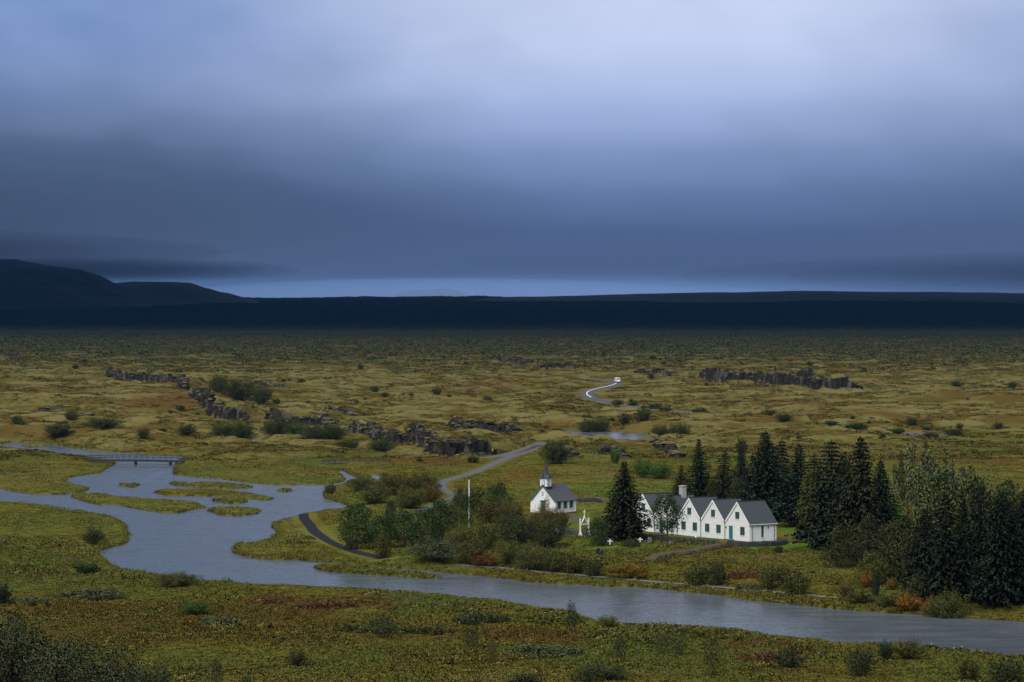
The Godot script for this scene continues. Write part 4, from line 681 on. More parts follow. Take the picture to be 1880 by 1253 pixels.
var crowns := {}
func make_plants() -> void:
	crowns = {
		"spruce_tree": [spruce_mesh(31, 11, 0.5, 0.2), spruce_mesh(33, 12, 0.36, 0.1, 0.8), spruce_mesh(24, 13, 0.6, 0.3, 0.6), spruce_mesh(28, 14, 0.55, 0.05, 0.95), spruce_mesh(26, 15, 0.62, 0.18, 0.52)],
		"larch_tree": [spruce_mesh(22, 21, 0.35, 0.05)],
		"poplar_tree": [poplar_mesh(31), poplar_mesh(32)],
		"birch_tree": [clumped(60, 120, 0.03, 0.10, 0.8, 41), clumped(54, 130, 0.032, 0.07, 0.9, 42), clumped(64, 120, 0.03, 0.1, 0.7, 43)],
		"rowan_tree": [clumped(60, 120, 0.03, 0.22, 0.8, 44)],
		"maple_tree": [clumped(50, 110, 0.036, 0.1, 0.75, 45)],
		"willow_tree": [clumped(64, 120, 0.03, 0.05, 0.6, 46), clumped(60, 120, 0.03, 0.05, 0.65, 47)],
		"willow_shrub": [shrubby(54, 90, 0.042, 51), shrubby(46, 100, 0.044, 52), shrubby(60, 84, 0.042, 53)],
		"willow_big": [shrubby(110, 150, 0.024, 81), shrubby(100, 160, 0.024, 82)],
		"heath_shrub": [lumpy(16, 300, 0.045, 55), lumpy(14, 330, 0.045, 56), lumpy(19, 260, 0.045, 57)],
		"birch_sapling": [clumped(36, 60, 0.036, 0.08, 1.0, 58, 0.5), clumped(32, 64, 0.036, 0.1, 1.1, 59, 0.5)],
	}
	var trunks := {"spruce_tree": trunk_mesh(1, 0, 0.018, 0.96), "larch_tree": trunk_mesh(2, 0, 0.016, 0.96), "poplar_tree": trunk_mesh(3, 9, 0.018, 0.85), "birch_tree": trunk_mesh(4, 9, 0.02, 0.85), "rowan_tree": trunk_mesh(5, 9, 0.02, 0.8), "maple_tree": trunk_mesh(6, 9, 0.02, 0.8), "willow_tree": trunk_mesh(7, 10, 0.025, 0.8), "birch_sapling": trunk_mesh(8, 7, 0.012, 0.95)}
	var stems := stems_mesh(16, 9)
	var bark := mat("bark", Color(0.06, 0.05, 0.04), 0.9, grain_fine, 2.0)
	var nouns := {"spruce_tree": "tree", "larch_tree": "tree", "poplar_tree": "tree", "birch_tree": "tree", "rowan_tree": "tree", "maple_tree": "tree", "willow_tree": "tree", "birch_sapling": "sapling", "willow_shrub": "shrub", "heath_shrub": "shrub"}
	var i := 0
	for p in PLANTS:
		i += 1
		rng.seed = 700 + i
		var kind: String = p[0]
		var t := thing(kind, p[6], nouns[kind], on_ground(p[1], p[2]) - Vector3(0, 0.05, 0), rng.randf() * TAU)
		var sets: Array = crowns["willow_big" if kind == "willow_shrub" and p[4] > 4.6 else kind]
		var wide: float = p[4] * (1.06 if kind != "spruce_tree" else 1.0)
		var scale_ := Vector3(wide, p[3] * 1.03, wide * rng.randf_range(0.9, 1.05))
		var crown := part("crown" if nouns[kind] != "shrub" else "foliage", sets[i % sets.size()], leaf_mat(["spruce", "spruce2", "spruce3"][i % 3] if p[5] == "spruce" else p[5]), t)
		crown.scale = scale_
		t.rotation.x = rng.randf_range(-0.035, 0.035)
		t.rotation.z = rng.randf_range(-0.035, 0.035)
		if trunks.has(kind):
			part("trunk", trunks[kind], bark, t).scale = Vector3(maxf(wide, p[3] * 0.4), p[3] * 1.03, maxf(wide, p[3] * 0.4))
		else:
			part("stem", stems, bark, t).scale = scale_
	# shrubs dotted over the lava plain
	rng.seed = 4242
	var placed := 0
	var tries := 0
	while placed < 140 and tries < 6000:
		tries += 1
		var d := lerpf(690.0, 2300.0, pow(rng.randf(), 1.3))
		var x := rng.randf_range(-0.178, 0.178) * d
		var k := cell(x, -d)
		if shore[k] < 8.0 or way[k] < 7.0 or n_big.get_noise_2d(x * 2.2, d) + rng.randf_range(-0.1, 0.1) < 0.2: continue
		if d < 760.0 and x > -10.0: continue
		var t := thing("dwarf_birch", "small dark shrub, one of many dotted over the lava plain", "shrub", on_ground(x, -d) - Vector3(0, 0.1, 0), rng.randf() * TAU, "small shrubs dotted over the lava plain")
		var f := part("foliage", crowns["willow_shrub"][placed % 3], leaf_mat(["dusk", "dusk", "deepgreen", "dark"][rng.randi() % 4]), t)
		var w := 1.3 + 4.2 * pow(rng.randf(), 2.2)
		f.scale = Vector3(w, w * rng.randf_range(0.45, 0.75), w)
		placed += 1

	for j in range(13, 22):
		var a := Vector2(ROAD[j * 2], ROAD[j * 2 + 1])
		var e := Vector2(ROAD[j * 2 + 2], ROAD[j * 2 + 3])
		for k in 3:
			var p := a.lerp(e, rng.randf()) + Vector2(rng.randf_range(-2.0, 2.0), rng.randf_range(7.0, 10.0))
			var t := thing("dwarf_birch", "low dark shrub, one of those lining the near side of the straight road", "shrub", on_ground(p.x, p.y) - Vector3(0, 0.1, 0), rng.randf() * TAU, "shrubs lining the road")
			var w := rng.randf_range(3.0, 6.5)
			part("foliage", crowns["willow_shrub"][k], leaf_mat(["dusk", "deepgreen", "brownolive"][rng.randi() % 3]), t).scale = Vector3(w, w * 0.42, w)

# ---------------------------------------------------------------- ground cover (nobody could count it)
func tuft_mesh(blades: int, high: float, lean: float, wide: float, seed_: int) -> ArrayMesh:
	rng.seed = seed_
	var s := Shape.new()
	for i in blades:
		var a := rng.randf() * TAU
		var q := sqrt(rng.randf()) * 0.42
		var foot := Vector3(cos(a) * q, -0.05, sin(a) * q)
		var tip := foot + Vector3(cos(a) * lean * rng.randf() + rng.randf_range(-0.1, 0.1), high * rng.randf_range(0.6, 1.1), sin(a) * lean * rng.randf() + rng.randf_range(-0.1, 0.1))
		var b := rng.randf() * TAU
		var side := Vector3(cos(b), 0, sin(b)) * wide
		var col := tint(0.13)
		var nn := Vector3(cos(a) * 0.4, 1, sin(a) * 0.4).normalized()
		for p in [foot - side, tip, foot + side]:
			s.v.append(p)
			s.n.append(nn)
			s.c.append(col)
	return s.mesh()

func mound_mesh(n: int, high: float, size: float, seed_: int) -> ArrayMesh:
	rng.seed = seed_
	var s := Shape.new()
	for i in n:
		var dr := rdir()
		dr.y = absf(dr.y)
		var at := Vector3(dr.x * 0.5, dr.y * high, dr.z * 0.5) * rng.randf_range(0.75, 1.0)
		var outward := Vector3(dr.x, dr.y + 0.3, dr.z).normalized()
		leaf(s, at - outward * size * 0.4, (dr + rdir() * 0.8 + Vector3.UP * 0.3).normalized(), size * rng.randf_range(0.7, 1.3), 0.42, outward, tint(0.13))
	return s.mesh()

func cover(called: String, label: String, category: String, meshes: Array, count: int, d0: float, d1: float, bias: float, size0: float, size1: float, high: Vector2, blend: Color, share: float, only: String) -> void:
	var m := StandardMaterial3D.new()
	m.resource_name = called
	m.albedo_color = Color.WHITE
	m.vertex_color_use_as_albedo = true
	m.roughness = 0.9
	m.specular_mode = BaseMaterial3D.SPECULAR_DISABLED
	m.cull_mode = BaseMaterial3D.CULL_DISABLED
	m.backlight_enabled = true
	m.backlight = Color(0.25, 0.25, 0.25)
	for which in meshes.size():
		rng.seed = hash(called) % 100000 + which
		var buf := PackedFloat32Array()
		var n := 0
		for i in count / meshes.size():
			var d := d0 + (d1 - d0) * pow(rng.randf(), bias)
			var x := rng.randf_range(-0.2, 0.2) * d
			var a := rng.randf() * TAU
			var size := rng.randf_range(size0, size1)
			var hh := rng.randf_range(high.x, high.y)
			var bright := rng.randf_range(0.9, 1.18)
			var k := cell(x, -d)
			if only == "shore":
				if shore[k] < -0.35 or shore[k] > 0.9: continue
			elif shore[k] < 0.35: continue
			if walk[k] < 1.0 or way[k] < (2.4 if d < 1000.0 else 7.0): continue
			if only == "lava" and n_hum.get_noise_2d(x * 0.55, -d * 0.8) + 0.7 * n_patch.get_noise_2d(x, -d * 0.7) + rng.randf_range(-0.2, 0.2) > 0.06: continue
			var bare := false
			for q in PADS:
				if Vector2(x - q[0], -d - q[1]).length() < q[2] * 0.95: bare = true
			if bare: continue
			if only == "scrub" and n_big.get_noise_2d(x * 1.3, d) * 0.6 + n_mid.get_noise_2d(x * 0.2, d * 0.2) + rng.randf_range(-0.35, 0.35) < 0.45 - 0.8 * smoothstep(900.0, 3200.0, d): continue
			if only == "scrub": size *= lerpf(0.45, 1.0, smoothstep(1000.0, 2600.0, d))
			var patchy := clampf(0.85 + 0.9 * n_patch.get_noise_2d(x * 1.7, -d), 0.45, 1.4)
			hh *= patchy
			var g := gc[k]
			if g.g > g.r * 1.6: 
				size *= 0.6
				hh *= 0.35
			if only == "mixed":
				if n_patch.get_noise_2d(x * 1.3 + 50.0, -d) + rng.randf_range(-0.25, 0.25) < 0.1: continue
				g = [PAL.rust, PAL.green, PAL.ochre, PAL.scrub, PAL.lgreen, PAL.scrub][int(absf(n_mid.get_noise_2d(x * 0.7, -d * 0.7)) * 14.0 + rng.randf() * 1.5) % 6]
			g = g.lerp(blend, share * rng.randf())
			var ca := cos(a) * size
			var sa := sin(a) * size
			buf.append_array([ca, 0.0, sa, x, 0.0, size * hh, 0.0, ground(x, -d) - 0.03, -sa, 0.0, ca, -d, g.r * bright, g.g * bright, g.b * bright, 1.0])
			n += 1
		var mm := MultiMesh.new()
		mm.transform_format = MultiMesh.TRANSFORM_3D
		mm.use_colors = true
		mm.mesh = meshes[which]
		mm.instance_count = n
		for i in n:
			var o := i * 16
			mm.set_instance_transform(i, Transform3D(Basis(Vector3(buf[o], buf[o + 4], buf[o + 8]), Vector3(buf[o + 1], buf[o + 5], buf[o + 9]), Vector3(buf[o + 2], buf[o + 6], buf[o + 10])), Vector3(buf[o + 3], buf[o + 7], buf[o + 11])))
			mm.set_instance_color(i, Color(buf[o + 12], buf[o + 13], buf[o + 14]))
		var node := MultiMeshInstance3D.new()
		node.name = numbered(called)
		node.multimesh = mm
		node.material_override = m
		add_child(node)
		tag(node, label, category, "", "stuff")

# ---------------------------------------------------------------- lava cliffs
func rock_mesh(seed_: int, sides: int, taper: float) -> ArrayMesh:
	rng.seed = seed_
	var s := Shape.new()
	var rings := []
	for y in [-0.12, 0.3, 0.72, 1.0]:
		var ring := []
		var shift := Vector2(rng.randf_range(-0.08, 0.08), rng.randf_range(-0.08, 0.08))
		for k in sides:
			var a := TAU * (k + rng.randf_range(-0.25, 0.25)) / sides
			var q := 0.5 * rng.randf_range(0.78, 1.12) * lerpf(1.0, taper, maxf(y, 0.0))
			ring.append(Vector3(cos(a) * q + shift.x, y + (rng.randf_range(-0.08, 0.08) if y == 1.0 else 0.0), sin(a) * q + shift.y))
		rings.append(ring)
	for j in 3:
		for k in sides:
			var e := (k + 1) % sides
			s.quad(rings[j][k], rings[j + 1][k], rings[j + 1][e], rings[j][e])
	for k in range(1, sides - 1): s.tri(rings[3][0], rings[3][k + 1], rings[3][k])
	return s.mesh()

func make_cliffs() -> void:
	var shapes := []
	for i in 6: shapes.append(rock_mesh(900 + i, 5 + i % 3, [0.8, 0.9, 0.7, 0.95, 0.85, 0.6][i]))
	var stones := [
		mat("basalt", Color(0.036, 0.034, 0.030), 0.95, grain_fine, 0.35),
		mat("basalt_brown", Color(0.050, 0.043, 0.033), 0.95, grain_fine, 0.3),
		mat("basalt_grey", Color(0.095, 0.090, 0.080), 0.95, grain_fine, 0.4)]
	for m in stones: m.metallic_specular = 0.12
	var mossy := mat("moss_cap", Color(0.13, 0.115, 0.036), 0.95, grain_fine, 0.3)
	var i := 0
	for q in CLIFFS:
		i += 1
		rng.seed = 3000 + i
		var line: Array = q[0]
		var count := line.size() / 2
		var mid := on_ground(line[0], line[1])
		var t := thing("lava_cliff", q[2], "cliff", Vector3(mid.x, 0, mid.z))
		for j in count - 1:
			var a := Vector2(line[j * 2], line[j * 2 + 1])
			var b := Vector2(line[j * 2 + 2], line[j * 2 + 3])
			var u := 0.0
			while u < a.distance_to(b):
				var w := rng.randf_range(1.0, 3.2)
				var p := a.lerp(b, u / a.distance_to(b)) + Vector2(rng.randf_range(-0.4, 0.4), rng.randf_range(-1.8, 1.0))
				u += w * 0.42
				var e := minf(absf(p.x - line[0]), absf(line[count * 2 - 2] - p.x)) / absf(line[count * 2 - 2] - line[0])
				var high: float = q[1] * (0.2 + 0.8 * smoothstep(0.0, 0.12, e)) * rng.randf_range(0.5, 0.92)
				var front := minf(ground(p.x, p.y + 4.0), ground(p.x, p.y))
				var o := part("rock_column", shapes[rng.randi() % 6], stones[[0, 0, 0, 1, 1, 2][rng.randi() % 6]], t)
				o.position = Vector3(p.x - mid.x, front - 0.3, p.y - mid.z)
				o.basis = Basis(Vector3.UP, rng.randf() * TAU).rotated(Vector3(rng.randf_range(-1, 1), 0, rng.randf_range(-1, 1)).normalized(), rng.randf() * 0.2).scaled_local(Vector3(w * 1.15, high + 0.3, w * 1.2))
				if rng.randf() < 0.25:
					var cap := part("turf_cap", shapes[rng.randi() % 6], mossy, t)
					cap.position = Vector3(p.x - mid.x, front + high - 0.12 * high, p.y - mid.z - 0.3)
					cap.basis = Basis(Vector3.UP, rng.randf() * TAU).scaled_local(Vector3(w * 1.3, rng.randf_range(0.25, 0.5), w * 1.5))
				if rng.randf() < 0.42:
					var r := part("boulder", shapes[rng.randi() % 6], stones[rng.randi() % 3] if rng.randf() < 0.7 else mossy, t)
					var sc := rng.randf_range(0.5, 1.4)
					var at := p + Vector2(rng.randf_range(-1.5, 1.5), rng.randf_range(1.5, 6.0))
					r.position = Vector3(at.x - mid.x, ground(at.x, at.y) - 0.25 * sc, at.y - mid.z)
					r.basis = Basis(Vector3(rng.randf(), rng.randf(), rng.randf()).normalized(), rng.randf_range(0.0, 0.9)).scaled_local(Vector3(sc * 1.3, sc * 0.8, sc))

# ---------------------------------------------------------------- buildings
# a wall with rectangular openings, from z = -THICK to 0: upright strips between the edges of the openings
func cut_wall(poly: PackedVector2Array, thick: float, holes: Array) -> Mesh:
	var s := Shape.new()
	var xs: Array[float] = []
	for p in poly: xs.append(p.x)
	for h in holes:
		xs.append(h.position.x)
		xs.append(h.end.x)
	xs.sort()
	for i in xs.size() - 1:
		var a := xs[i]
		var b := xs[i + 1]
		if b - a < 1e-4: continue
		var strips := Geometry2D.intersect_polygons(poly, PackedVector2Array([Vector2(a, -50), Vector2(b, -50), Vector2(b, 50), Vector2(a, 50)]))
		var cuts: Array[float] = [-50.0]
		var mine := []
		for h in holes:
			if h.position.x < (a + b) / 2 and h.end.x > (a + b) / 2: mine.append(h)
		mine.sort_custom(func(p, q): return p.position.y < q.position.y)
		for h in mine:
			cuts.append(h.position.y)
			cuts.append(h.end.y)
		cuts.append(50.0)
		for piece in strips:
			for k in range(0, cuts.size(), 2):
				for q in Geometry2D.intersect_polygons(piece, PackedVector2Array([Vector2(a - 1, cuts[k]), Vector2(b + 1, cuts[k]), Vector2(b + 1, cuts[k + 1]), Vector2(a - 1, cuts[k + 1])])):
					if Geometry2D.is_polygon_clockwise(q): q.reverse()
					s.prism(q, -thick, 0.0)
	return s.mesh()

# a window in a wall whose outer face is z = 0 of T: frame with glazing bars, sill, panes set back
func window(parent: Node, r: Rect2, t: Transform3D, frame: Material, glass: Material, nx: int, ny: int, sill: Material) -> void:
	var s := Shape.new()
	var f := 0.07
	s.box(Vector3(r.position.x, r.position.y, -0.13), Vector3(r.position.x + f, r.end.y, -0.03), t)
	s.box(Vector3(r.end.x - f, r.position.y, -0.13), Vector3(r.end.x, r.end.y, -0.03), t)
	s.box(Vector3(r.position.x + f, r.position.y, -0.13), Vector3(r.end.x - f, r.position.y + f, -0.03), t)
	s.box(Vector3(r.position.x + f, r.end.y - f, -0.13), Vector3(r.end.x - f, r.end.y, -0.03), t)
	for i in range(1, nx):
		var x := r.position.x + r.size.x * i / nx
		s.box(Vector3(x - 0.028, r.position.y + f, -0.12), Vector3(x + 0.028, r.end.y - f, -0.04), t)
	for i in range(1, ny):
		var y := r.position.y + r.size.y * i / ny
		s.box(Vector3(r.position.x + f, y - 0.025, -0.118), Vector3(r.end.x - f, y + 0.025, -0.042), t)
	var w := part("window", s.mesh(), frame, parent)
	var p := Shape.new()
	p.quad(t * Vector3(r.position.x + f, r.position.y + f, -0.09), t * Vector3(r.end.x - f, r.position.y + f, -0.09), t * Vector3(r.end.x - f, r.end.y - f, -0.09), t * Vector3(r.position.x + f, r.end.y - f, -0.09))
	part("pane", p.mesh(), glass, w)
	var q := Shape.new()
	q.box(Vector3(r.position.x - 0.06, r.position.y - 0.08, -0.1), Vector3(r.end.x + 0.06, r.position.y - 0.003, 0.06), t)
	part("sill", q.mesh(), sill, w)

func make_house() -> void:
	var a := Vector3(0.569, 0, 0.822).normalized()
	var n := Vector3(-a.z, 0, a.x)
	var W := 5.96
	var D := 5.3
	var EAVE := 2.6
	var TOP := 5.8
	var y := ground(HOUSE_AT[0] - a.x * 12.0 - n.x * 2.0, HOUSE_AT[1] - a.z * 12.0 - n.z * 2.0)
	var corner := Vector3(HOUSE_AT[0], y, HOUSE_AT[1]) - a * W * 5.0
	var t := thing("farmhouse", "long white farmhouse with five steep gables and slate-grey roofs beside the spruces", "house", corner)
	t.basis = Basis(a, Vector3.UP, n)
	var white := mat("white_render", Color(0.84, 0.84, 0.83), 0.8, lime, 0.25)
	var trim := mat("white_trim", Color(0.82, 0.83, 0.83), 0.55)
	var roof := mat("slate_roof", Color(0.029, 0.040, 0.044), 0.6, grain_fine, 0.9)
	var teal := mat("teal_paint", Color(0.02, 0.16, 0.16), 0.5)
	var frame := mat("teal_frame", Color(0.035, 0.13, 0.13), 0.5)
	var glass := mat("window_glass", Color(0.05, 0.07, 0.075), 0.06)
	var dark := mat("dark_pipe", Color(0.06, 0.08, 0.085), 0.5)
	var stone := mat("plinth", Color(0.10, 0.10, 0.10), 0.9, grain_fine, 0.8)
	var shut := Transform3D()
	var holes := [
		[Rect2(0.16, 0.83, 0.19, 1.32), Rect2(0.66, 0.83, 0.19, 1.32)],
		[Rect2(0.62, 0.83, 0.19, 1.32)],
		[Rect2(0.16, 0.83, 0.19, 1.32), Rect2(0.64, 0.83, 0.19, 1.32)],
		[Rect2(0.16, 0.83, 0.19, 1.32), Rect2(0.63, 0.83, 0.19, 1.32)],
		[Rect2(0.61, 0.83, 0.19, 1.32)]]
	for g in 5:
		var x0 := W * g
		var cuts := []
		for r in holes[g]: cuts.append(Rect2(x0 + r.position.x * W, r.position.y, r.size.x * W, r.size.y))
		var attic := Rect2(x0 + 0.41 * W, 3.28, 0.175 * W, 1.12)
		var door := Rect2()
		var every := cuts.duplicate()
		every.append(attic)
		if g == 1 or g == 4:
			door = Rect2(x0 + (0.15 if g == 4 else 0.2) * W, 0.12, 0.165 * W, 2.05)
			every.append(door)
		var poly := PackedVector2Array([Vector2(x0, -0.3), Vector2(x0 + W, -0.3), Vector2(x0 + W, EAVE), Vector2(x0 + W / 2, TOP), Vector2(x0, EAVE)])
		part("front_wall", cut_wall(poly, 0.3, every), white, t)
		for r in cuts: window(t, r, shut, frame, glass, 2, 3, trim)
		window(t, attic, shut, frame, glass, 2, 2, trim)
		if door.size.x > 0.0:
			var s := Shape.new()
			s.box(Vector3(door.position.x, door.position.y, -0.16), Vector3(door.end.x, door.end.y, -0.06))
			for k in 2: s.box(Vector3(door.position.x + 0.12, door.position.y + 0.2 + k * 0.95, -0.062), Vector3(door.end.x - 0.12, door.position.y + 0.95 + k * 0.9, -0.035))
			var dm := part("door", s.mesh(), teal, t)
			var hs := Shape.new()
			hs.box(Vector3(door.end.x - 0.14, 1.05, -0.06), Vector3(door.end.x - 0.08, 1.17, 0.0))
			part("handle", hs.mesh(), dark, dm)
			var st := Shape.new()
			st.box(Vector3(door.position.x - 0.4, -0.35, 0.004), Vector3(door.end.x + 0.4, 0.11, 0.9))
			part("doorstep", st.mesh(), stone, t)
		# back wall, roof slopes, barge boards, ridge
		var bs := Shape.new()
		bs.prism(poly, -D, -D + 0.3)
		part("back_wall", bs.mesh(), white, t)
		for side in [-1, 1]:
			var rs := Shape.new()
			var ex: float = x0 + W / 2 + side * W / 2
			var peak := Vector2(x0 + W / 2, TOP + 0.02)
			var eave := Vector2(ex, EAVE + 0.02)
			var out := (eave - peak).normalized()
			var over := 0.16 if (g == 4 and side == 1) or (g == 0 and side == -1) else -0.02
			eave += out * over
			var up := Vector2(-out.y, out.x) * (1 if side > 0 else -1)
			if up.y < 0: up = -up
			var pp := PackedVector2Array([peak, eave, eave + up * 0.13, peak + Vector2(0, 0.13 / absf(up.y))])
			rs.prism(pp, -D - 0.12, 0.10)
			part("roof_slope", rs.mesh(), roof, t)
			var bb := Shape.new()
			var low := eave - out * (0.0 if over > 0 else 0.05)
			var q := PackedVector2Array([peak - Vector2(0, 0.21), low - up * 0.15, low + up * 0.10, peak + Vector2(0, 0.14)])
			bb.prism(q, 0.103, 0.135)
			part("barge_board", bb.mesh(), trim, t)
		var rd := Shape.new()
		rd.beam(Vector3(x0 + W / 2, TOP + 0.23, -D - 0.10), Vector3(x0 + W / 2, TOP + 0.23, 0.08), 0.2, 0.07)
		part("ridge_cap", rd.mesh(), roof, t)
	# outer side walls
	var tr := Transform3D(Basis(Vector3(0, 0, -1), Vector3.UP, Vector3(1, 0, 0)), Vector3(W * 5.0, 0, 0))
	var sw := part("side_wall", cut_wall(PackedVector2Array([Vector2(0.3, -0.3), Vector2(D - 0.3, -0.3), Vector2(D - 0.3, EAVE), Vector2(0.3, EAVE)]), 0.3, [Rect2(2.3, 0.55, 0.5, 1.75)]), white, t)
	sw.transform = tr
	window(t, Rect2(2.3, 0.55, 0.5, 1.75), tr, frame, glass, 1, 3, trim)
	var ls := Shape.new()
	ls.box(Vector3(0, -0.3, -D + 0.3), Vector3(0.3, EAVE, -0.3))
	part("side_wall", ls.mesh(), white, t)
	var lamp := Shape.new()
	lamp.box(Vector3(3.55, 1.95, 0.0), Vector3(3.7, 2.2, 0.14), tr)
	part("wall_lamp", lamp.mesh(), dark, t)
	var l2 := Shape.new()
	l2.box(Vector3(W * 4 + 0.25, 1.75, 0.0), Vector3(W * 4 + 0.42, 2.0, 0.14))
	part("wall_lamp", l2.mesh(), dark, t)
	for g in range(1, 5):
		var s := Shape.new()
		s.tube([Vector3(W * g, -0.2, 0.07), Vector3(W * g, EAVE + 0.1, 0.07)], [0.05, 0.05], 6)
		s.box(Vector3(W * g - 0.14, EAVE + 0.08, 0.0), Vector3(W * g + 0.14, EAVE + 0.3, 0.16))
		part("downpipe", s.mesh(), dark, t)
	for zz in [-0.45, -D + 0.45]:
		var s := Shape.new()
		s.tube([Vector3(W * 5 + 0.07, -0.2, zz), Vector3(W * 5 + 0.07, EAVE, zz)], [0.045, 0.045], 6)
		part("downpipe", s.mesh(), dark, t)
	var gs := Shape.new()
	gs.beam(Vector3(W * 5 + 0.17, EAVE - 0.03, -D - 0.1), Vector3(W * 5 + 0.17, EAVE - 0.03, 0.05), 0.12, 0.1)
	part("gutter", gs.mesh(), trim, t)
	var ch := Shape.new()
	ch.box(Vector3(W * 1.5 - 0.42, TOP - 0.9, -3.75), Vector3(W * 1.5 + 0.42, TOP + 1.55, -2.95))
	var chimney := part("chimney", ch.mesh(), mat("chimney_plaster", Color(0.55, 0.54, 0.52), 0.85, grain_fine, 1.2), t)
	var cc := Shape.new()
	cc.box(Vector3(W * 1.5 - 0.5, TOP + 1.553, -3.83), Vector3(W * 1.5 + 0.5, TOP + 1.68, -2.87))
	part("chimney_cap", cc.mesh(), mats["chimney_plaster"], chimney)

func make_church() -> void:
	var a := Vector3(0.819, 0, 0.574).normalized()   # along the front, left to right
	var n := Vector3(-a.z, 0, a.x)                   # outward from the front
	var W := 5.1
	var D := 6.3
	var EAVE := 2.35
	var TOP := 5.0
	var y := ground(CHURCH_AT[0] - a.x * 2.5 - n.x * 3.0, CHURCH_AT[1] - a.z * 2.5 - n.z * 3.0)
	var corner := Vector3(CHURCH_AT[0], y, CHURCH_AT[1]) - a * W
	var t := thing("church", "small white wooden church with a dark spire and grey ribbed roof", "church", corner)
	t.basis = Basis(a, Vector3.UP, n)
	var white := mat("white_boards", Color(0.86, 0.86, 0.84), 0.7, lime, 0.3)
	var trim := mat("white_trim", Color(0.82, 0.83, 0.83), 0.55)
	var roof := mat("ribbed_roof", Color(0.085, 0.09, 0.105), 0.5, grain_fine, 0.7)
	var dark := mat("tower_band", Color(0.035, 0.035, 0.04), 0.6)
	var green := mat("green_trim", Color(0.045, 0.12, 0.11), 0.55)
	var glass := mat("window_glass", Color(0.05, 0.07, 0.075), 0.06)
	var stone := mat("plinth", Color(0.10, 0.10, 0.10), 0.9, grain_fine, 0.8)
	var fs := Shape.new()
	fs.box(Vector3(-0.06, -0.5, -D - 0.06), Vector3(W + 0.06, 0.28, 0.06))
	part("foundation", fs.mesh(), stone, t)
	var gable := PackedVector2Array([Vector2(0, 0.283), Vector2(W, 0.283), Vector2(W, EAVE), Vector2(W / 2, TOP), Vector2(0, EAVE)])
	var door := Rect2(W / 2 - 0.55, 0.4, 1.1, 2.0)
	var little := Rect2(W / 2 - 0.36, 3.05, 0.5, 0.82)
	part("front_wall", cut_wall(gable, 0.22, [door, little]), white, t)
	var ds := Shape.new()
	ds.box(Vector3(door.position.x, door.position.y, -0.16), Vector3(door.end.x, door.end.y, -0.05))
	var dm := part("door", ds.mesh(), green, t)
	var hs := Shape.new()
	hs.box(Vector3(door.position.x + 0.5, 1.35, -0.05), Vector3(door.position.x + 0.6, 1.5, 0.0))
	part("handle", hs.mesh(), dark, dm)
	var dh := Shape.new()
	dh.prism(PackedVector2Array([Vector2(door.position.x - 0.2, door.end.y + 0.02), Vector2(door.end.x + 0.2, door.end.y + 0.02), Vector2(W / 2, door.end.y + 0.42)]), 0.002, 0.12)
	part("door_hood", dh.mesh(), trim, t)
	window(t, little, Transform3D(), trim, glass, 2, 3, trim)
	var bs := Shape.new()
	bs.prism(gable, -D, -D + 0.22)
	part("back_wall", bs.mesh(), white, t)
	var tr := Transform3D(Basis(Vector3(0, 0, -1), Vector3.UP, Vector3(1, 0, 0)), Vector3(W, 0, 0))
	var rects := []
	for k in 3: rects.append(Rect2(0.75 + k * 1.85, 0.95, 0.85, 1.25))
	var side := part("side_wall", cut_wall(PackedVector2Array([Vector2(0.22, 0.283), Vector2(D - 0.22, 0.283), Vector2(D - 0.22, EAVE), Vector2(0.22, EAVE)]), 0.2, rects), white, t)
	side.transform = tr
	for r in rects:
		window(t, r, tr, green, glass, 2, 3, trim)
		for e in [r.position.x - 0.13, r.end.x + 0.01]:
			var ps := Shape.new()
			ps.box(Vector3(e, r.position.y - 0.1, 0.003), Vector3(e + 0.12, r.end.y + 0.12, 0.05), tr)
			part("window_board", ps.mesh(), green, t)
	var lw := Shape.new()
	lw.box(Vector3(0, 0.283, -D + 0.22), Vector3(0.2, EAVE, -0.22))
	part("side_wall", lw.mesh(), white, t)
	for c in [Vector3(W - 0.1, 0, 0.003), Vector3(-0.03, 0, 0.003), Vector3(W + 0.003, 0, -0.12), Vector3(W + 0.003, 0, -D)]:
		var s := Shape.new()
		s.box(c + Vector3(0, 0.285, 0), c + Vector3(0.13 if c.z > 0 else 0.04, EAVE - 0.02, 0.035 if c.z > 0 else 0.12))
		part("corner_board", s.mesh(), trim, t)
	for sd in [-1, 1]:
		var peak := Vector2(W / 2, TOP + 0.02)
		var eave := Vector2(W / 2 + sd * W / 2, EAVE + 0.02)
		var out := (eave - peak).normalized()
		eave += out * 0.22
		var up := Vector2(-out.y, out.x)
		if up.y < 0: up = -up
		var s := Shape.new()
		s.prism(PackedVector2Array([peak, eave, eave + up * 0.07, peak + Vector2(0, 0.07 / up.y)]), -D - 0.15, 0.15)
		var slope := part("roof_slope", s.mesh(), roof, t)
		for k in 17:
			var z := lerpf(-D - 0.1, 0.1, k / 16.0)
			var b := Shape.new()
			b.beam(Vector3(peak.x + up.x * 0.09, peak.y + 0.09 * up.y + 0.02, z), Vector3(eave.x + up.x * 0.09, eave.y + up.y * 0.09, z), 0.05, 0.07)
			part("roof_rib", b.mesh(), roof, slope)
		var bb := Shape.new()
		bb.prism(PackedVector2Array([peak - Vector2(0, 0.2), eave - up * 0.14, eave + up * 0.05, peak + Vector2(0, 0.06)]), 0.153, 0.18)
		part("barge_board", bb.mesh(), green, t)
	# tower
	var cx := W / 2
	var cz := -0.82
	var band := Shape.new()
	band.box(Vector3(cx - 0.78, 4.0, cz - 0.78), Vector3(cx + 0.78, 4.66, cz + 0.78))
	band.box(Vector3(cx - 0.88, 4.663, cz - 0.88), Vector3(cx + 0.88, 4.78, cz + 0.88))
	part("tower_base", band.mesh(), dark, t)
	var bel := Shape.new()
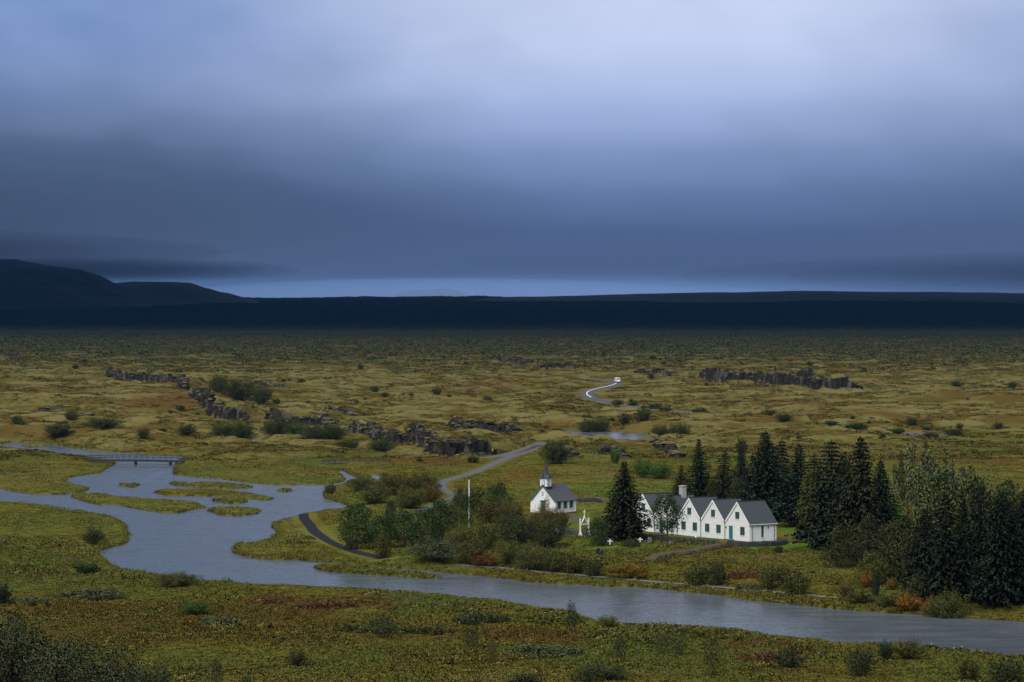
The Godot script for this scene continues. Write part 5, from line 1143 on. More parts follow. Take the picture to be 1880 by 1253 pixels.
	bel.box(Vector3(cx - 0.66, 4.783, cz - 0.66), Vector3(cx + 0.66, 6.2, cz + 0.66))
	var belfry := part("belfry", bel.mesh(), white, t)
	for k in 4:
		var f := Transform3D(Basis(Vector3.UP, k * PI / 2), Vector3(cx, 0, cz))
		var arch := PackedVector2Array([Vector2(-0.26, 4.95), Vector2(0.26, 4.95), Vector2(0.26, 5.6)])
		var inner := PackedVector2Array([Vector2(-0.19, 5.0), Vector2(0.19, 5.0), Vector2(0.19, 5.6)])
		for j in 7:
			arch.append(Vector2(0.26 * cos(PI * j / 6.0), 5.62 + 0.3 * sin(PI * j / 6.0)))
			inner.append(Vector2(0.19 * cos(PI * j / 6.0), 5.62 + 0.22 * sin(PI * j / 6.0)))
		arch.append(Vector2(-0.26, 5.6))
		inner.append(Vector2(-0.19, 5.6))
		var s := Shape.new()
		s.prism(arch, 0.662, 0.70, f)
		var op := part("belfry_window", s.mesh(), green, belfry)
		var s2 := Shape.new()
		s2.prism(inner, 0.7005, 0.72, f)
		part("shutter", s2.mesh(), mat("pale_shutter", Color(0.62, 0.68, 0.67), 0.6), belfry)
		var cb := Shape.new()
		cb.box(Vector3(-0.69, 4.785, 0.61), Vector3(-0.62, 6.198, 0.685), f)
		part("corner_board", cb.mesh(), trim, belfry)
	var sp := Shape.new()
	sp.box(Vector3(cx - 0.86, 6.203, cz - 0.86), Vector3(cx + 0.86, 6.33, cz + 0.86))
	part("tower_cornice", sp.mesh(), green, t)
	var st := Shape.new()
	var prof := [[0.92, 6.333], [0.70, 6.62], [0.52, 7.05], [0.33, 7.75], [0.02, 9.0]]
	for i in prof.size() - 1:
		for k in 8:
			var a0 := TAU * (k + 0.5) / 8.0
			var a1 := TAU * (k + 1.5) / 8.0
			var r0: float = prof[i][0]
			var r1: float = prof[i + 1][0]
			st.quad(Vector3(cx + cos(a0) * r0, prof[i][1], cz + sin(a0) * r0), Vector3(cx + cos(a1) * r0, prof[i][1], cz + sin(a1) * r0), Vector3(cx + cos(a1) * r1, prof[i + 1][1], cz + sin(a1) * r1), Vector3(cx + cos(a0) * r1, prof[i + 1][1], cz + sin(a0) * r1))
	var spire := part("spire", st.mesh(), mat("spire_slate", Color(0.028, 0.030, 0.038), 0.6), t)
	for k in 4:
		var f := Transform3D(Basis(Vector3.UP, k * PI / 2), Vector3(cx, 0, cz))
		var s := Shape.new()
		s.prism(PackedVector2Array([Vector2(-0.35, 6.335), Vector2(0.35, 6.335), Vector2(0, 6.85)]), 0.5, 0.88, f)
		part("spire_gablet", s.mesh(), dark, spire)
	var fin := Shape.new()
	fin.tube([Vector3(cx, 8.95, cz), Vector3(cx, 9.35, cz)], [0.03, 0.015], 6)
	part("finial", fin.mesh(), dark, t)

# ---------------------------------------------------------------- small things
func wall_ridge(line: Array, high: float, wide: float, rough: float, seed_: int) -> ArrayMesh:
	var pts := resample(line, 0.55)
	rng.seed = seed_
	var s := Shape.new()
	var last := []
	for i in pts.size():
		var dir := (pts[mini(i + 1, pts.size() - 1)] - pts[maxi(i - 1, 0)]).normalized()
		var side := Vector2(-dir.y, dir.x)
		var cross := []
		var end := smoothstep(0.0, 4.0, minf(i, pts.size() - 1 - i))
		for q in [[-0.55, -0.3], [-0.5, 0.45], [-0.38, 0.95], [0.0, 1.05], [0.38, 0.95], [0.5, 0.45], [0.55, -0.3]]:
			var p: Vector2 = pts[i] + side * (q[0] * wide + rng.randf_range(-rough, rough))
			cross.append(Vector3(p.x, ground(pts[i].x, pts[i].y) + q[1] * high * lerpf(0.25, 1.0, end) + rng.randf_range(-rough, rough) * 0.8, p.y))
		if last:
			for k in 6: s.quad(last[k], last[k + 1], cross[k + 1], cross[k], Color.WHITE)
		last = cross
	return s.mesh()

func make_bridge(line: Array, label: String, called: String, deck_y: float, rail: float, piers: Array, wide: float, group := "") -> void:
	var a := Vector3(line[0], 0, line[1])
	var b := Vector3(line[2], 0, line[3])
	var dir := (b - a).normalized()
	var t := thing(called, label, "bridge", a)
	t.basis = Basis(dir, Vector3.UP, Vector3(-dir.z, 0, dir.x))
	var l := a.distance_to(b)
	var wood := mat("bridge_wood", Color(0.040, 0.040, 0.042), 0.8, grain_fine, 1.5)
	var dark := mat("bridge_beam", Color(0.035, 0.035, 0.035), 0.8)
	var n := int(l / 1.45)
	var arc := func(x: float) -> float: return deck_y + 0.22 * sin(PI * clampf(x / l, 0.0, 1.0))
	for k in n:
		var x0 := l * k / n
		var x1 := l * (k + 1) / n
		var s := Shape.new()
		s.beam(Vector3(x0, arc.call(x0), 0), Vector3(x1, arc.call(x1), 0), wide, 0.09)
		part("deck_section", s.mesh(), wood, t)
	for side in [-1, 1]:
		for k in n + 1:
			var x := l * k / n
			var s := Shape.new()
			s.beam(Vector3(x, arc.call(x) - 0.1, side * wide * 0.5), Vector3(x, arc.call(x) + rail, side * wide * 0.5), 0.10, 0.10)
			part("rail_post", s.mesh(), wood, t)
		for hh in [rail, rail * 0.55]:
			var s := Shape.new()
			for k in n: s.beam(Vector3(l * k / n, arc.call(l * k / n) + hh, side * (wide * 0.5 + 0.06)), Vector3(l * (k + 1) / n, arc.call(l * (k + 1) / n) + hh, side * (wide * 0.5 + 0.06)), 0.05, 0.08)
			part("handrail", s.mesh(), wood, t)
		var g := Shape.new()
		for k in n: g.beam(Vector3(l * k / n, arc.call(l * k / n) - 0.24, side * wide * 0.42), Vector3(l * (k + 1) / n, arc.call(l * (k + 1) / n) - 0.24, side * wide * 0.42), 0.16, 0.34)
		part("girder", g.mesh(), dark, t)
	for q in piers:
		for side in [-1, 1]:
			var s := Shape.new()
			s.tube([Vector3(l * q, -1.0, side * wide * 0.4), Vector3(l * q, arc.call(l * q) - 0.3, side * wide * 0.4)], [0.2, 0.2], 8)
			part("pier", s.mesh(), dark, t)

func make_boardwalk() -> void:
	var pts := resample(BOARDWALK, 2.4)
	var at := on_ground(pts[0].x, pts[0].y)
	var t := thing("boardwalk", "long grey wooden boardwalk along the far riverbank", "boardwalk", at)
	var wood := mat("grey_boards", Color(0.15, 0.145, 0.135), 0.8, grain_fine, 1.5)
	var dark := mat("bridge_beam", Color(0.035, 0.035, 0.035), 0.8)
	for i in pts.size() - 1:
		var a := Vector3(pts[i].x, 0.45, pts[i].y) - at
		var b := Vector3(pts[i + 1].x, 0.45, pts[i + 1].y) - at
		var s := Shape.new()
		s.beam(a, b, 1.3, 0.06)
		part("deck_section", s.mesh(), wood, t)
		var side := (b - a).cross(Vector3.UP).normalized() * 0.58
		var g := Shape.new()
		for e in [-1, 1]: g.beam(a + side * e - Vector3(0, 0.13, 0), b + side * e - Vector3(0, 0.13, 0), 0.1, 0.18)
		part("bearer", g.mesh(), dark, t)
		var p := Shape.new()
		for e in [-1, 1]: p.beam(a + side * e - Vector3(0, 0.9, 0), a + side * e - Vector3(0, 0.2, 0), 0.14, 0.14)
		part("footing", p.mesh(), dark, t)

func make_gate() -> void:
	var a := on_ground(GATE[0], GATE[1])
	var b := on_ground(GATE[2], GATE[3])
	var dir := Vector3(b.x - a.x, 0, b.z - a.z).normalized()
	var w := 1.75
	var t := thing("churchyard_gate", "white churchyard gate with curved arch and cross on top", "gate", a)
	t.basis = Basis(dir, Vector3.UP, Vector3(-dir.z, 0, dir.x))
	var white := mat("gate_paint", Color(0.82, 0.82, 0.82), 0.5)
	for x in [0.0, w]:
		var s := Shape.new()
		s.beam(Vector3(x, -0.2, 0), Vector3(x, 2.5, 0), 0.17, 0.17)
		s.box(Vector3(x - 0.13, 2.5, -0.13), Vector3(x + 0.13, 2.56, 0.13))
		s.tube([Vector3(x, 2.56, 0), Vector3(x, 2.85, 0)], [0.07, 0.01], 6)
		var p := part("gate_post", s.mesh(), white, t)
		var br := Shape.new()
		br.beam(Vector3(x, 0.75, -0.08), Vector3(x, -0.1, -0.42), 0.08, 0.08)
		br.beam(Vector3(x, 0.75, 0.08), Vector3(x, -0.1, 0.42), 0.08, 0.08)
		part("brace", br.mesh(), white, p)
	var s := Shape.new()
	for side in [-1, 1]:
		var pts := []
		var radii := []
		for k in 9:
			var u := k / 8.0
			pts.append(Vector3(w / 2 + side * w / 2 * (1.0 - u), 1.85 + 0.55 * sin(u * PI * 0.42) + 0.62 * pow(u, 3.2), 0))
			radii.append(0.085)
		s.tube(pts, radii, 6)
	s.beam(Vector3(0.05, 1.78, 0), Vector3(w - 0.05, 1.78, 0), 0.1, 0.12)
	part("arch", s.mesh(), white, t)
	var c := Shape.new()
	c.beam(Vector3(w / 2, 2.75, 0), Vector3(w / 2, 4.05, 0), 0.09, 0.11)
	c.beam(Vector3(w / 2 - 0.3, 3.7, 0.0), Vector3(w / 2 + 0.3, 3.7, 0.0), 0.085, 0.105)
	part("cross", c.mesh(), white, t)
	for k in 2:
		var g := Shape.new()
		var x0 := 0.1 + k * (w / 2 - 0.08)
		for j in 5: g.beam(Vector3(x0 + 0.06 + j * 0.16, 0.12, 0), Vector3(x0 + 0.06 + j * 0.16, 1.1, 0), 0.05, 0.04)
		g.beam(Vector3(x0, 0.3, 0.03), Vector3(x0 + 0.76, 0.3, 0.03), 0.04, 0.07)
		g.beam(Vector3(x0, 0.95, 0.03), Vector3(x0 + 0.76, 0.95, 0.03), 0.04, 0.07)
		part("gate_leaf", g.mesh(), mat("dark_gate", Color(0.05, 0.05, 0.055), 0.6), t)

func make_churchyard() -> void:
	var white := mat("gate_paint", Color(0.82, 0.82, 0.82), 0.5)
	var dark := mat("dark_stone", Color(0.026, 0.026, 0.028), 0.85, grain_fine, 2.0)
	var grey := mat("grey_stone", Color(0.2, 0.195, 0.185), 0.9, grain_fine, 2.0)
	for q in CROSSES:
		var t := thing("grave_cross", q[3], "cross", on_ground(q[0], q[1]), 0.5)
		var s := Shape.new()
		s.beam(Vector3(0, 0.18, 0), Vector3(0, q[2], 0), 0.16, 0.12)
		s.beam(Vector3(-0.4, q[2] * 0.68, 0), Vector3(0.4, q[2] * 0.68, 0), 0.115, 0.16)
		part("cross", s.mesh(), white, t)
		var b := Shape.new()
		b.prism(PackedVector2Array([Vector2(-0.3, -0.3), Vector2(0.3, -0.3), Vector2(0.22, 0.2), Vector2(-0.22, 0.2)]), -0.22, 0.22)
		part("base", b.mesh(), dark, t)
	for q in STONES:
		var t := thing("gravestone", q[5], "gravestone", on_ground(q[0], q[1]), 0.4 + fmod(q[0] * 7.0, 0.5))
		var w: float = q[2] * 0.5
		var h: float = q[3]
		var poly := PackedVector2Array([Vector2(-w, -0.2), Vector2(w, -0.2), Vector2(w, h * 0.72)])
		for k in 7: poly.append(Vector2(w * cos(PI * (k + 0.5) / 7.5), h * 0.74 + h * 0.26 * sin(PI * (k + 0.5) / 7.5)))
		poly.append(Vector2(-w, h * 0.72))
		var s := Shape.new()
		s.prism(poly, -0.11, 0.11)
		part("slab", s.mesh(), {"white": white, "dark": dark, "grey": grey}[q[4]], t)
		var b := Shape.new()
		b.prism(PackedVector2Array([Vector2(-w - 0.12, -0.25), Vector2(w + 0.12, -0.25), Vector2(w + 0.08, 0.12), Vector2(-w - 0.08, 0.12)]), -0.24, 0.24)
		part("plinth", b.mesh(), dark, t)
	var i := 0
	for q in GARDEN_LIGHTS:
		var t := thing("garden_light", ["small white garden light on the lawn beside the leafy tree", "small white garden light on the lawn before the fourth gable"][i], "garden light", on_ground(q[0], q[1]))
		i += 1
		var s := Shape.new()
		s.tube([Vector3(0, -0.1, 0), Vector3(0, 0.55, 0)], [0.04, 0.04], 6)
		part("post", s.mesh(), dark, t)
		var g := Shape.new()
		g.tube([Vector3(0, 0.55, 0), Vector3(0, 0.62, 0), Vector3(0, 0.8, 0), Vector3(0, 0.86, 0)], [0.06, 0.15, 0.15, 0.04], 8)
		part("globe", g.mesh(), white, t)
	i = 0
	for q in POSTS:
		var t := thing("way_post", ["pale waymark post at the top of the paved square, left of two", "pale waymark post at the top of the paved square, right of two"][i], "post", on_ground(q[0], q[1]))
		i += 1
		var s := Shape.new()
		s.beam(Vector3(0, -0.2, 0), Vector3(0, 1.9, 0), 0.22, 0.22)
		part("shaft", s.mesh(), grey, t)
		var c := Shape.new()
		c.tube([Vector3(0, 1.9, 0), Vector3(0, 2.1, 0)], [0.2, 0.03], 4)
		part("cap", c.mesh(), grey, t)
	# flagpole
	var f := thing("flagpole", "tall white flagpole without a flag among the willows", "flagpole", on_ground(FLAGPOLE[0], FLAGPOLE[1]))
	var s := Shape.new()
	s.tube([Vector3(0, -0.2, 0), Vector3(0, 3.0, 0), Vector3(0, 7.9, 0)], [0.13, 0.12, 0.07], 8)
	part("pole", s.mesh(), white, f)
	var k := Shape.new()
	k.tube([Vector3(0, 7.9, 0), Vector3(0, 7.95, 0), Vector3(0, 8.05, 0), Vector3(0, 8.1, 0)], [0.04, 0.11, 0.11, 0.03], 8)
	part("knob", k.mesh(), white, f)
	var bs := Shape.new()
	bs.box(Vector3(-0.35, -0.3, -0.35), Vector3(0.35, 0.25, 0.35))
	part("base", bs.mesh(), grey, f)
	# walls and hedges
	var j := 0
	for q in STONE_WALLS:
		j += 1
		tag(part("stone_wall", wall_ridge(q[0], q[1], 0.8, 0.09, 60 + j), dark, self), q[2], "wall")
	tag(part("hedge", wall_ridge(HEDGE, 0.8, 1.1, 0.2, 71), mat("hedge_leaf", Color(0.03, 0.03, 0.012), 0.9, grain_fine, 1.2), self), "dark low hedge between the farmhouse lawn and the churchyard", "hedge")
	tag(part("turf_wall", wall_ridge(TURF_WALL, 0.6, 2.0, 0.16, 72), mat("turf_bank", Color(0.066, 0.048, 0.017), 0.95, grain_fine, 0.8), self), "brown turf bank slanting below the churchyard towards the river", "wall")

func make_van() -> void:
	var at := on_ground(VAN[0], VAN[1]) + Vector3(0, 0.35, 0)
	var t := thing("white_van", "white van on the far bend of the road", "van", at, 0.15)
	var white := mat("van_paint", Color(0.78, 0.79, 0.8), 0.3)
	var glass := mat("window_glass", Color(0.05, 0.07, 0.075), 0.06)
	var black := mat("tyre", Color(0.02, 0.02, 0.02), 0.9)
	var side := PackedVector2Array([Vector2(-2.6, 0.35), Vector2(2.5, 0.35), Vector2(2.65, 0.6), Vector2(2.6, 1.1), Vector2(1.95, 1.3), Vector2(1.3, 2.25), Vector2(1.0, 2.4), Vector2(-2.45, 2.4), Vector2(-2.6, 2.2)])
	var along := Transform3D(Basis(Vector3(0, 0, 1), Vector3.UP, Vector3(-1, 0, 0)), Vector3.ZERO)
	var s := Shape.new()
	s.prism(side, -0.98, 0.98, along)
	part("body", s.mesh(), white, t)
	for e in [[-1.0, -0.982], [0.982, 1.0]]:
		var w := Shape.new()
		w.prism(PackedVector2Array([Vector2(0.2, 1.35), Vector2(1.75, 1.35), Vector2(1.2, 2.1), Vector2(0.2, 2.1)]), e[0], e[1], along)
		part("window", w.mesh(), glass, t)
	var ws := Shape.new()
	ws.quad(along * Vector3(1.99, 1.29, -0.85), along * Vector3(1.99, 1.29, 0.85), along * Vector3(1.36, 2.2, 0.8), along * Vector3(1.36, 2.2, -0.8))
	part("windscreen", ws.mesh(), glass, t)
	for x in [-1.6, 1.7]:
		for z in [-0.9, 0.9]:
			var w := Shape.new()
			w.tube([along * Vector3(x, 0.34, z - 0.12), along * Vector3(x, 0.34, z + 0.12)], [0.34, 0.34], 12)
			part("wheel", w.mesh(), black, t)
	for z in [-0.7, 0.7]:
		var h := Shape.new()
		h.box(Vector3(2.55, 0.75, z - 0.18), Vector3(2.68, 0.98, z + 0.18), along)
		part("headlight", h.mesh(), glass, t)

# ---------------------------------------------------------------- people
func capsule(p: Vector3, a: Vector3, b: Vector3, ra: float, rb: float) -> float:
	var ab := b - a
	var t := clampf((p - a).dot(ab) / ab.length_squared(), 0.0, 1.0)
	return p.distance_to(a + ab * t) - lerpf(ra, rb, t)

func body_mesh(bones: Array, cell_: float) -> Array:
	var lo := Vector3(-0.5, 0.0, -0.42)
	var size := Vector3i(int(1.0 / cell_) + 1, int(1.86 / cell_) + 1, int(0.84 / cell_) + 1)
	var field := PackedFloat32Array()
	field.resize(size.x * size.y * size.z)
	field.fill(1.0)
	for b in bones:
		var r := maxf(b[2], b[3]) + 0.10
		var bl: Vector3 = ((b[0] as Vector3).min(b[1]) - Vector3.ONE * r - lo) / cell_
		var bh: Vector3 = ((b[0] as Vector3).max(b[1]) + Vector3.ONE * r - lo) / cell_
		for z in range(maxi(int(bl.z), 0), mini(int(bh.z) + 1, size.z)):
			for y in range(maxi(int(bl.y), 0), mini(int(bh.y) + 1, size.y)):
				for x in range(maxi(int(bl.x), 0), mini(int(bh.x) + 1, size.x)):
					var i := x + size.x * (y + size.y * z)
					var q := capsule(lo + Vector3(x, y, z) * cell_, b[0], b[1], b[2], b[3])
					var k := 0.035
					var h := maxf(k - absf(q - field[i]), 0.0) / k
					field[i] = minf(q, field[i]) - h * h * k * 0.25
	var index := {}
	var verts := PackedVector3Array()
	var tris := PackedInt32Array()
	var step := [1, size.x, size.x * size.y]
	for z in size.z - 1:
		for y in size.y - 1:
			for x in size.x - 1:
				var i := x + size.x * (y + size.y * z)
				var sum := Vector3.ZERO
				var n := 0
				for e in [[0, 1], [2, 3], [4, 5], [6, 7], [0, 2], [1, 3], [4, 6], [5, 7], [0, 4], [1, 5], [2, 6], [3, 7]]:
					var ca: int = e[0]
					var cb: int = e[1]
					var fa := field[i + (ca & 1) + ((ca >> 1) & 1) * step[1] + (ca >> 2) * step[2]]
					var fb := field[i + (cb & 1) + ((cb >> 1) & 1) * step[1] + (cb >> 2) * step[2]]
					if (fa < 0.0) != (fb < 0.0):
						sum += Vector3(ca & 1, (ca >> 1) & 1, ca >> 2).lerp(Vector3(cb & 1, (cb >> 1) & 1, cb >> 2), fa / (fa - fb))
						n += 1
				if n:
					index[i] = verts.size()
					verts.append(lo + (Vector3(x, y, z) + sum / n) * cell_)
	for i in index:
		for ax in 3:
			var u: int = step[(ax + 1) % 3]
			var v: int = step[(ax + 2) % 3]
			if (field[i] < 0.0) != (field[i + step[ax]] < 0.0) and index.has(i - u) and index.has(i - v) and index.has(i - u - v):
				var q := [index[i], index[i - u], index[i - u - v], index[i - v]]
				if field[i] < 0.0: q.reverse()
				tris.append_array([q[0], q[1], q[2], q[0], q[2], q[3]])
	return [verts, tris]

func make_people() -> void:
	var outfits := {"blue": [Color(0.03, 0.06, 0.16), Color(0.02, 0.02, 0.025)], "black": [Color(0.015, 0.015, 0.018), Color(0.015, 0.015, 0.018)], "black2": [Color(0.02, 0.02, 0.024), Color(0.014, 0.014, 0.016)], "yellow": [Color(0.55, 0.38, 0.02), Color(0.03, 0.03, 0.04)], "grey": [Color(0.05, 0.055, 0.06), Color(0.02, 0.02, 0.024)]}
	var skin := Color(0.35, 0.22, 0.16)
	var hair := Color(0.03, 0.02, 0.015)
	var cloth := mat("clothing", Color(1, 1, 1), 0.85)
	cloth.vertex_color_use_as_albedo = true
	var poses := []
	for walking in [0.0, 0.22]:
		var st: float = walking
		var bones := []
		var B := func(a: Vector3, b: Vector3, ra: float, rb: float, what: int) -> void: bones.append([a, b, ra, rb, what])
		for s in [-1.0, 1.0]:
			var f: float = s * st
			B.call(Vector3(s * 0.09, 0.92, 0), Vector3(s * 0.10, 0.50, f * 0.7), 0.095, 0.065, 1)
			B.call(Vector3(s * 0.10, 0.50, f * 0.7), Vector3(s * 0.11, 0.09, f * 1.3 - st * 0.25), 0.062, 0.042, 1)
			B.call(Vector3(s * 0.11, 0.05, f * 1.3 - st * 0.25 - 0.05), Vector3(s * 0.125, 0.035, f * 1.3 - st * 0.25 + 0.16), 0.045, 0.032, 3)
			B.call(Vector3(s * 0.185, 1.42, 0), Vector3(s * 0.24, 1.14, -f * 0.5), 0.062, 0.05, 0)
			B.call(Vector3(s * 0.24, 1.14, -f * 0.5), Vector3(s * 0.25, 0.90, -f * 0.9 + 0.06), 0.05, 0.038, 0)
			B.call(Vector3(s * 0.25, 0.88, -f * 0.9 + 0.065), Vector3(s * 0.25, 0.81, -f * 0.9 + 0.08), 0.036, 0.034, 2)
		B.call(Vector3(0, 0.95, 0), Vector3(0, 1.18, 0), 0.145, 0.135, 0)
		B.call(Vector3(-0.09, 1.36, 0), Vector3(0.09, 1.36, 0), 0.13, 0.13, 0)
		B.call(Vector3(0, 1.18, 0), Vector3(0, 1.38, 0), 0.14, 0.14, 0)
		B.call(Vector3(0, 1.45, 0), Vector3(0, 1.56, 0.01), 0.055, 0.052, 2)
		B.call(Vector3(0, 1.60, 0.025), Vector3(0, 1.67, 0.02), 0.078, 0.088, 2)
		B.call(Vector3(0, 1.605, 0.10), Vector3(0, 1.645, 0.095), 0.016, 0.01, 2)
		B.call(Vector3(0, 1.66, -0.03), Vector3(0, 1.71, -0.005), 0.095, 0.09, 4)
		for s in [-1.0, 1.0]: B.call(Vector3(s * 0.085, 1.63, 0.0), Vector3(s * 0.09, 1.655, 0.0), 0.018, 0.018, 2)
		var built := body_mesh(bones, 0.026)
		var owner_ := PackedInt32Array()
		for p in built[0]:
			var best := 9.0
			var what := 0
			for b in bones:
				var q := capsule(p, b[0], b[1], b[2], b[3])
				if q < best:
					best = q
					what = b[4]
			owner_.append(what)
		poses.append([built[0], built[1], owner_, st])
	var i := 0
	for q in PEOPLE:
		var fit: Array = outfits[q[2]]
		var pose: Array = poses[1 if i != 2 and i != 3 else 0]
		var shades := [fit[0], fit[1], skin, Color(0.02, 0.018, 0.016), hair]
		var s := Shape.new()
		var verts: PackedVector3Array = pose[0]
		var own: PackedInt32Array = pose[2]
		var tris: PackedInt32Array = pose[1]
		for k in range(0, tris.size(), 3):
			s.tri(verts[tris[k]], verts[tris[k + 1]], verts[tris[k + 2]], shades[own[tris[k]]])
		for sd in [-1.0, 1.0]:
			var root := Vector3(sd * 0.25, 0.80, -sd * pose[3] * 0.9 + 0.085)
			for j in 4:
				var o := root + Vector3(0, 0, (j - 1.5) * 0.019)
				var l: float = [0.062, 0.075, 0.07, 0.055][j]
				s.tube([o, o + Vector3(0, -l * 0.55, 0.004), o + Vector3(-sd * 0.012, -l, 0.012)], [0.0095, 0.009, 0.006], 5, skin)
			s.tube([root + Vector3(0, 0.03, 0.03), root + Vector3(-sd * 0.005, -0.005, 0.055), root + Vector3(-sd * 0.012, -0.03, 0.058)], [0.012, 0.011, 0.007], 5, skin)
		var at := on_ground(q[0], q[1]) + Vector3(0, 0.045, 0)
		var o := part("person", s.mesh(), cloth, self)
		o.position = at
		o.rotation.y = [2.3, 2.4, 0.6, -0.5, 1.2, -1.4, 3.0][i]
		tag(o, q[3], "person")
		i += 1

# ---------------------------------------------------------------- far hills
func hill(called: String, label: String, z: float, profile: Array, depth: float, foot: float, m: Material, seed_: int, rough: float) -> void:
	# profile: x and crest height; the ridge runs across, sloping down towards and away from the viewer
	var f := FastNoiseLite.new()
	f.seed = seed_
	f.frequency = 1.0 / 420.0
	f.fractal_octaves = 5
	var x0: float = profile[0][0]
	var x1: float = profile[profile.size() - 1][0]
	var nx := 160
	var nz := 50
	var v := []
	for i in nx + 1:
		var x := lerpf(x0, x1, float(i) / nx)
		var top := foot
		for k in profile.size() - 1:
			if x >= profile[k][0] and x <= profile[k + 1][0]:
				top = lerpf(profile[k][1], profile[k + 1][1], smoothstep(0.0, 1.0, (x - profile[k][0]) / (profile[k + 1][0] - profile[k][0])) * 0.4 + 0.6 * (x - profile[k][0]) / (profile[k + 1][0] - profile[k][0]))
		var line := []
		for j in nz + 1:
			var t := float(j) / nz * 2.0 - 1.0
			var rise := pow(cos(t * PI / 2.0), 1.4)
			var y := foot + (top - foot) * rise
			y += f.get_noise_2d(x, t * depth) * rough * rise * clampf((top - foot) / 120.0, 0.1, 1.0)
			line.append(Vector3(x, y, z - t * depth))
		v.append(line)
	var s := Shape.new()
	for i in nx:
		for j in nz: s.quad(v[i][j], v[i][j + 1], v[i + 1][j + 1], v[i + 1][j])
	struct(called, s.mesh(), m, label)

func make_hills() -> void:
	var heath := mat("hill_heath", Color(0.088, 0.092, 0.045), 0.95, grain, 0.004)
	hill("hill", "big dark hill at left with its top lost in cloud", -11500.0, [[-4600.0, 60.0], [-3700.0, 330.0], [-2600.0, 310.0], [-2080.0, 262.0], [-1880.0, 236.0], [-1690.0, 205.0], [-1560.0, 160.0], [-1450.0, 128.0], [-1330.0, 102.0], [-1180.0, 74.0], [-1000.0, 50.0]], 1700.0, 20.0, heath, 5, 30.0)
	hill("hill", "second smaller dark hill right of the big one", -12600.0, [[-2700.0, 60.0], [-2000.0, 140.0], [-1750.0, 172.0], [-1600.0, 180.0], [-1450.0, 186.0], [-1380.0, 180.0], [-1320.0, 160.0], [-1250.0, 138.0], [-1150.0, 112.0], [-1000.0, 70.0]], 900.0, 30.0, heath, 6, 14.0)
	hill("mountain", "faint blue mountain on the horizon behind the plain", -30000.0, [[-1900.0, 40.0], [-1232.0, 225.0], [-1130.0, 268.0], [-1000.0, 292.0], [-860.0, 290.0], [-780.0, 308.0], [-680.0, 312.0], [-570.0, 290.0], [-420.0, 226.0], [-250.0, 40.0]], 1500.0, 0.0, mat("mountain_rock", Color(0.08, 0.08, 0.08), 0.95, grain, 0.004), 7, 16.0)
	hill("upland", "low broad rise of land along the right horizon", -13300.0, [[-600.0, 60.0], [0.0, 122.0], [500.0, 132.0], [900.0, 141.0], [1250.0, 148.0], [1700.0, 146.0], [2300.0, 138.0], [3200.0, 130.0], [4400.0, 60.0]], 900.0, 40.0, mat("upland_heath", Color(0.10, 0.092, 0.06), 0.95, grain, 0.004), 8, 5.0)

# ---------------------------------------------------------------- sky
func at_table(tab: Array, e: float) -> Color:
	for i in tab.size() - 1:
		if e <= tab[i + 1][0]:
			var t: float = (e - tab[i][0]) / (tab[i + 1][0] - tab[i][0])
			return (tab[i][1] as Color).lerp(tab[i + 1][1], smoothstep(0.0, 1.0, t) * 0.5 + t * 0.5)
	return tab[tab.size() - 1][1]

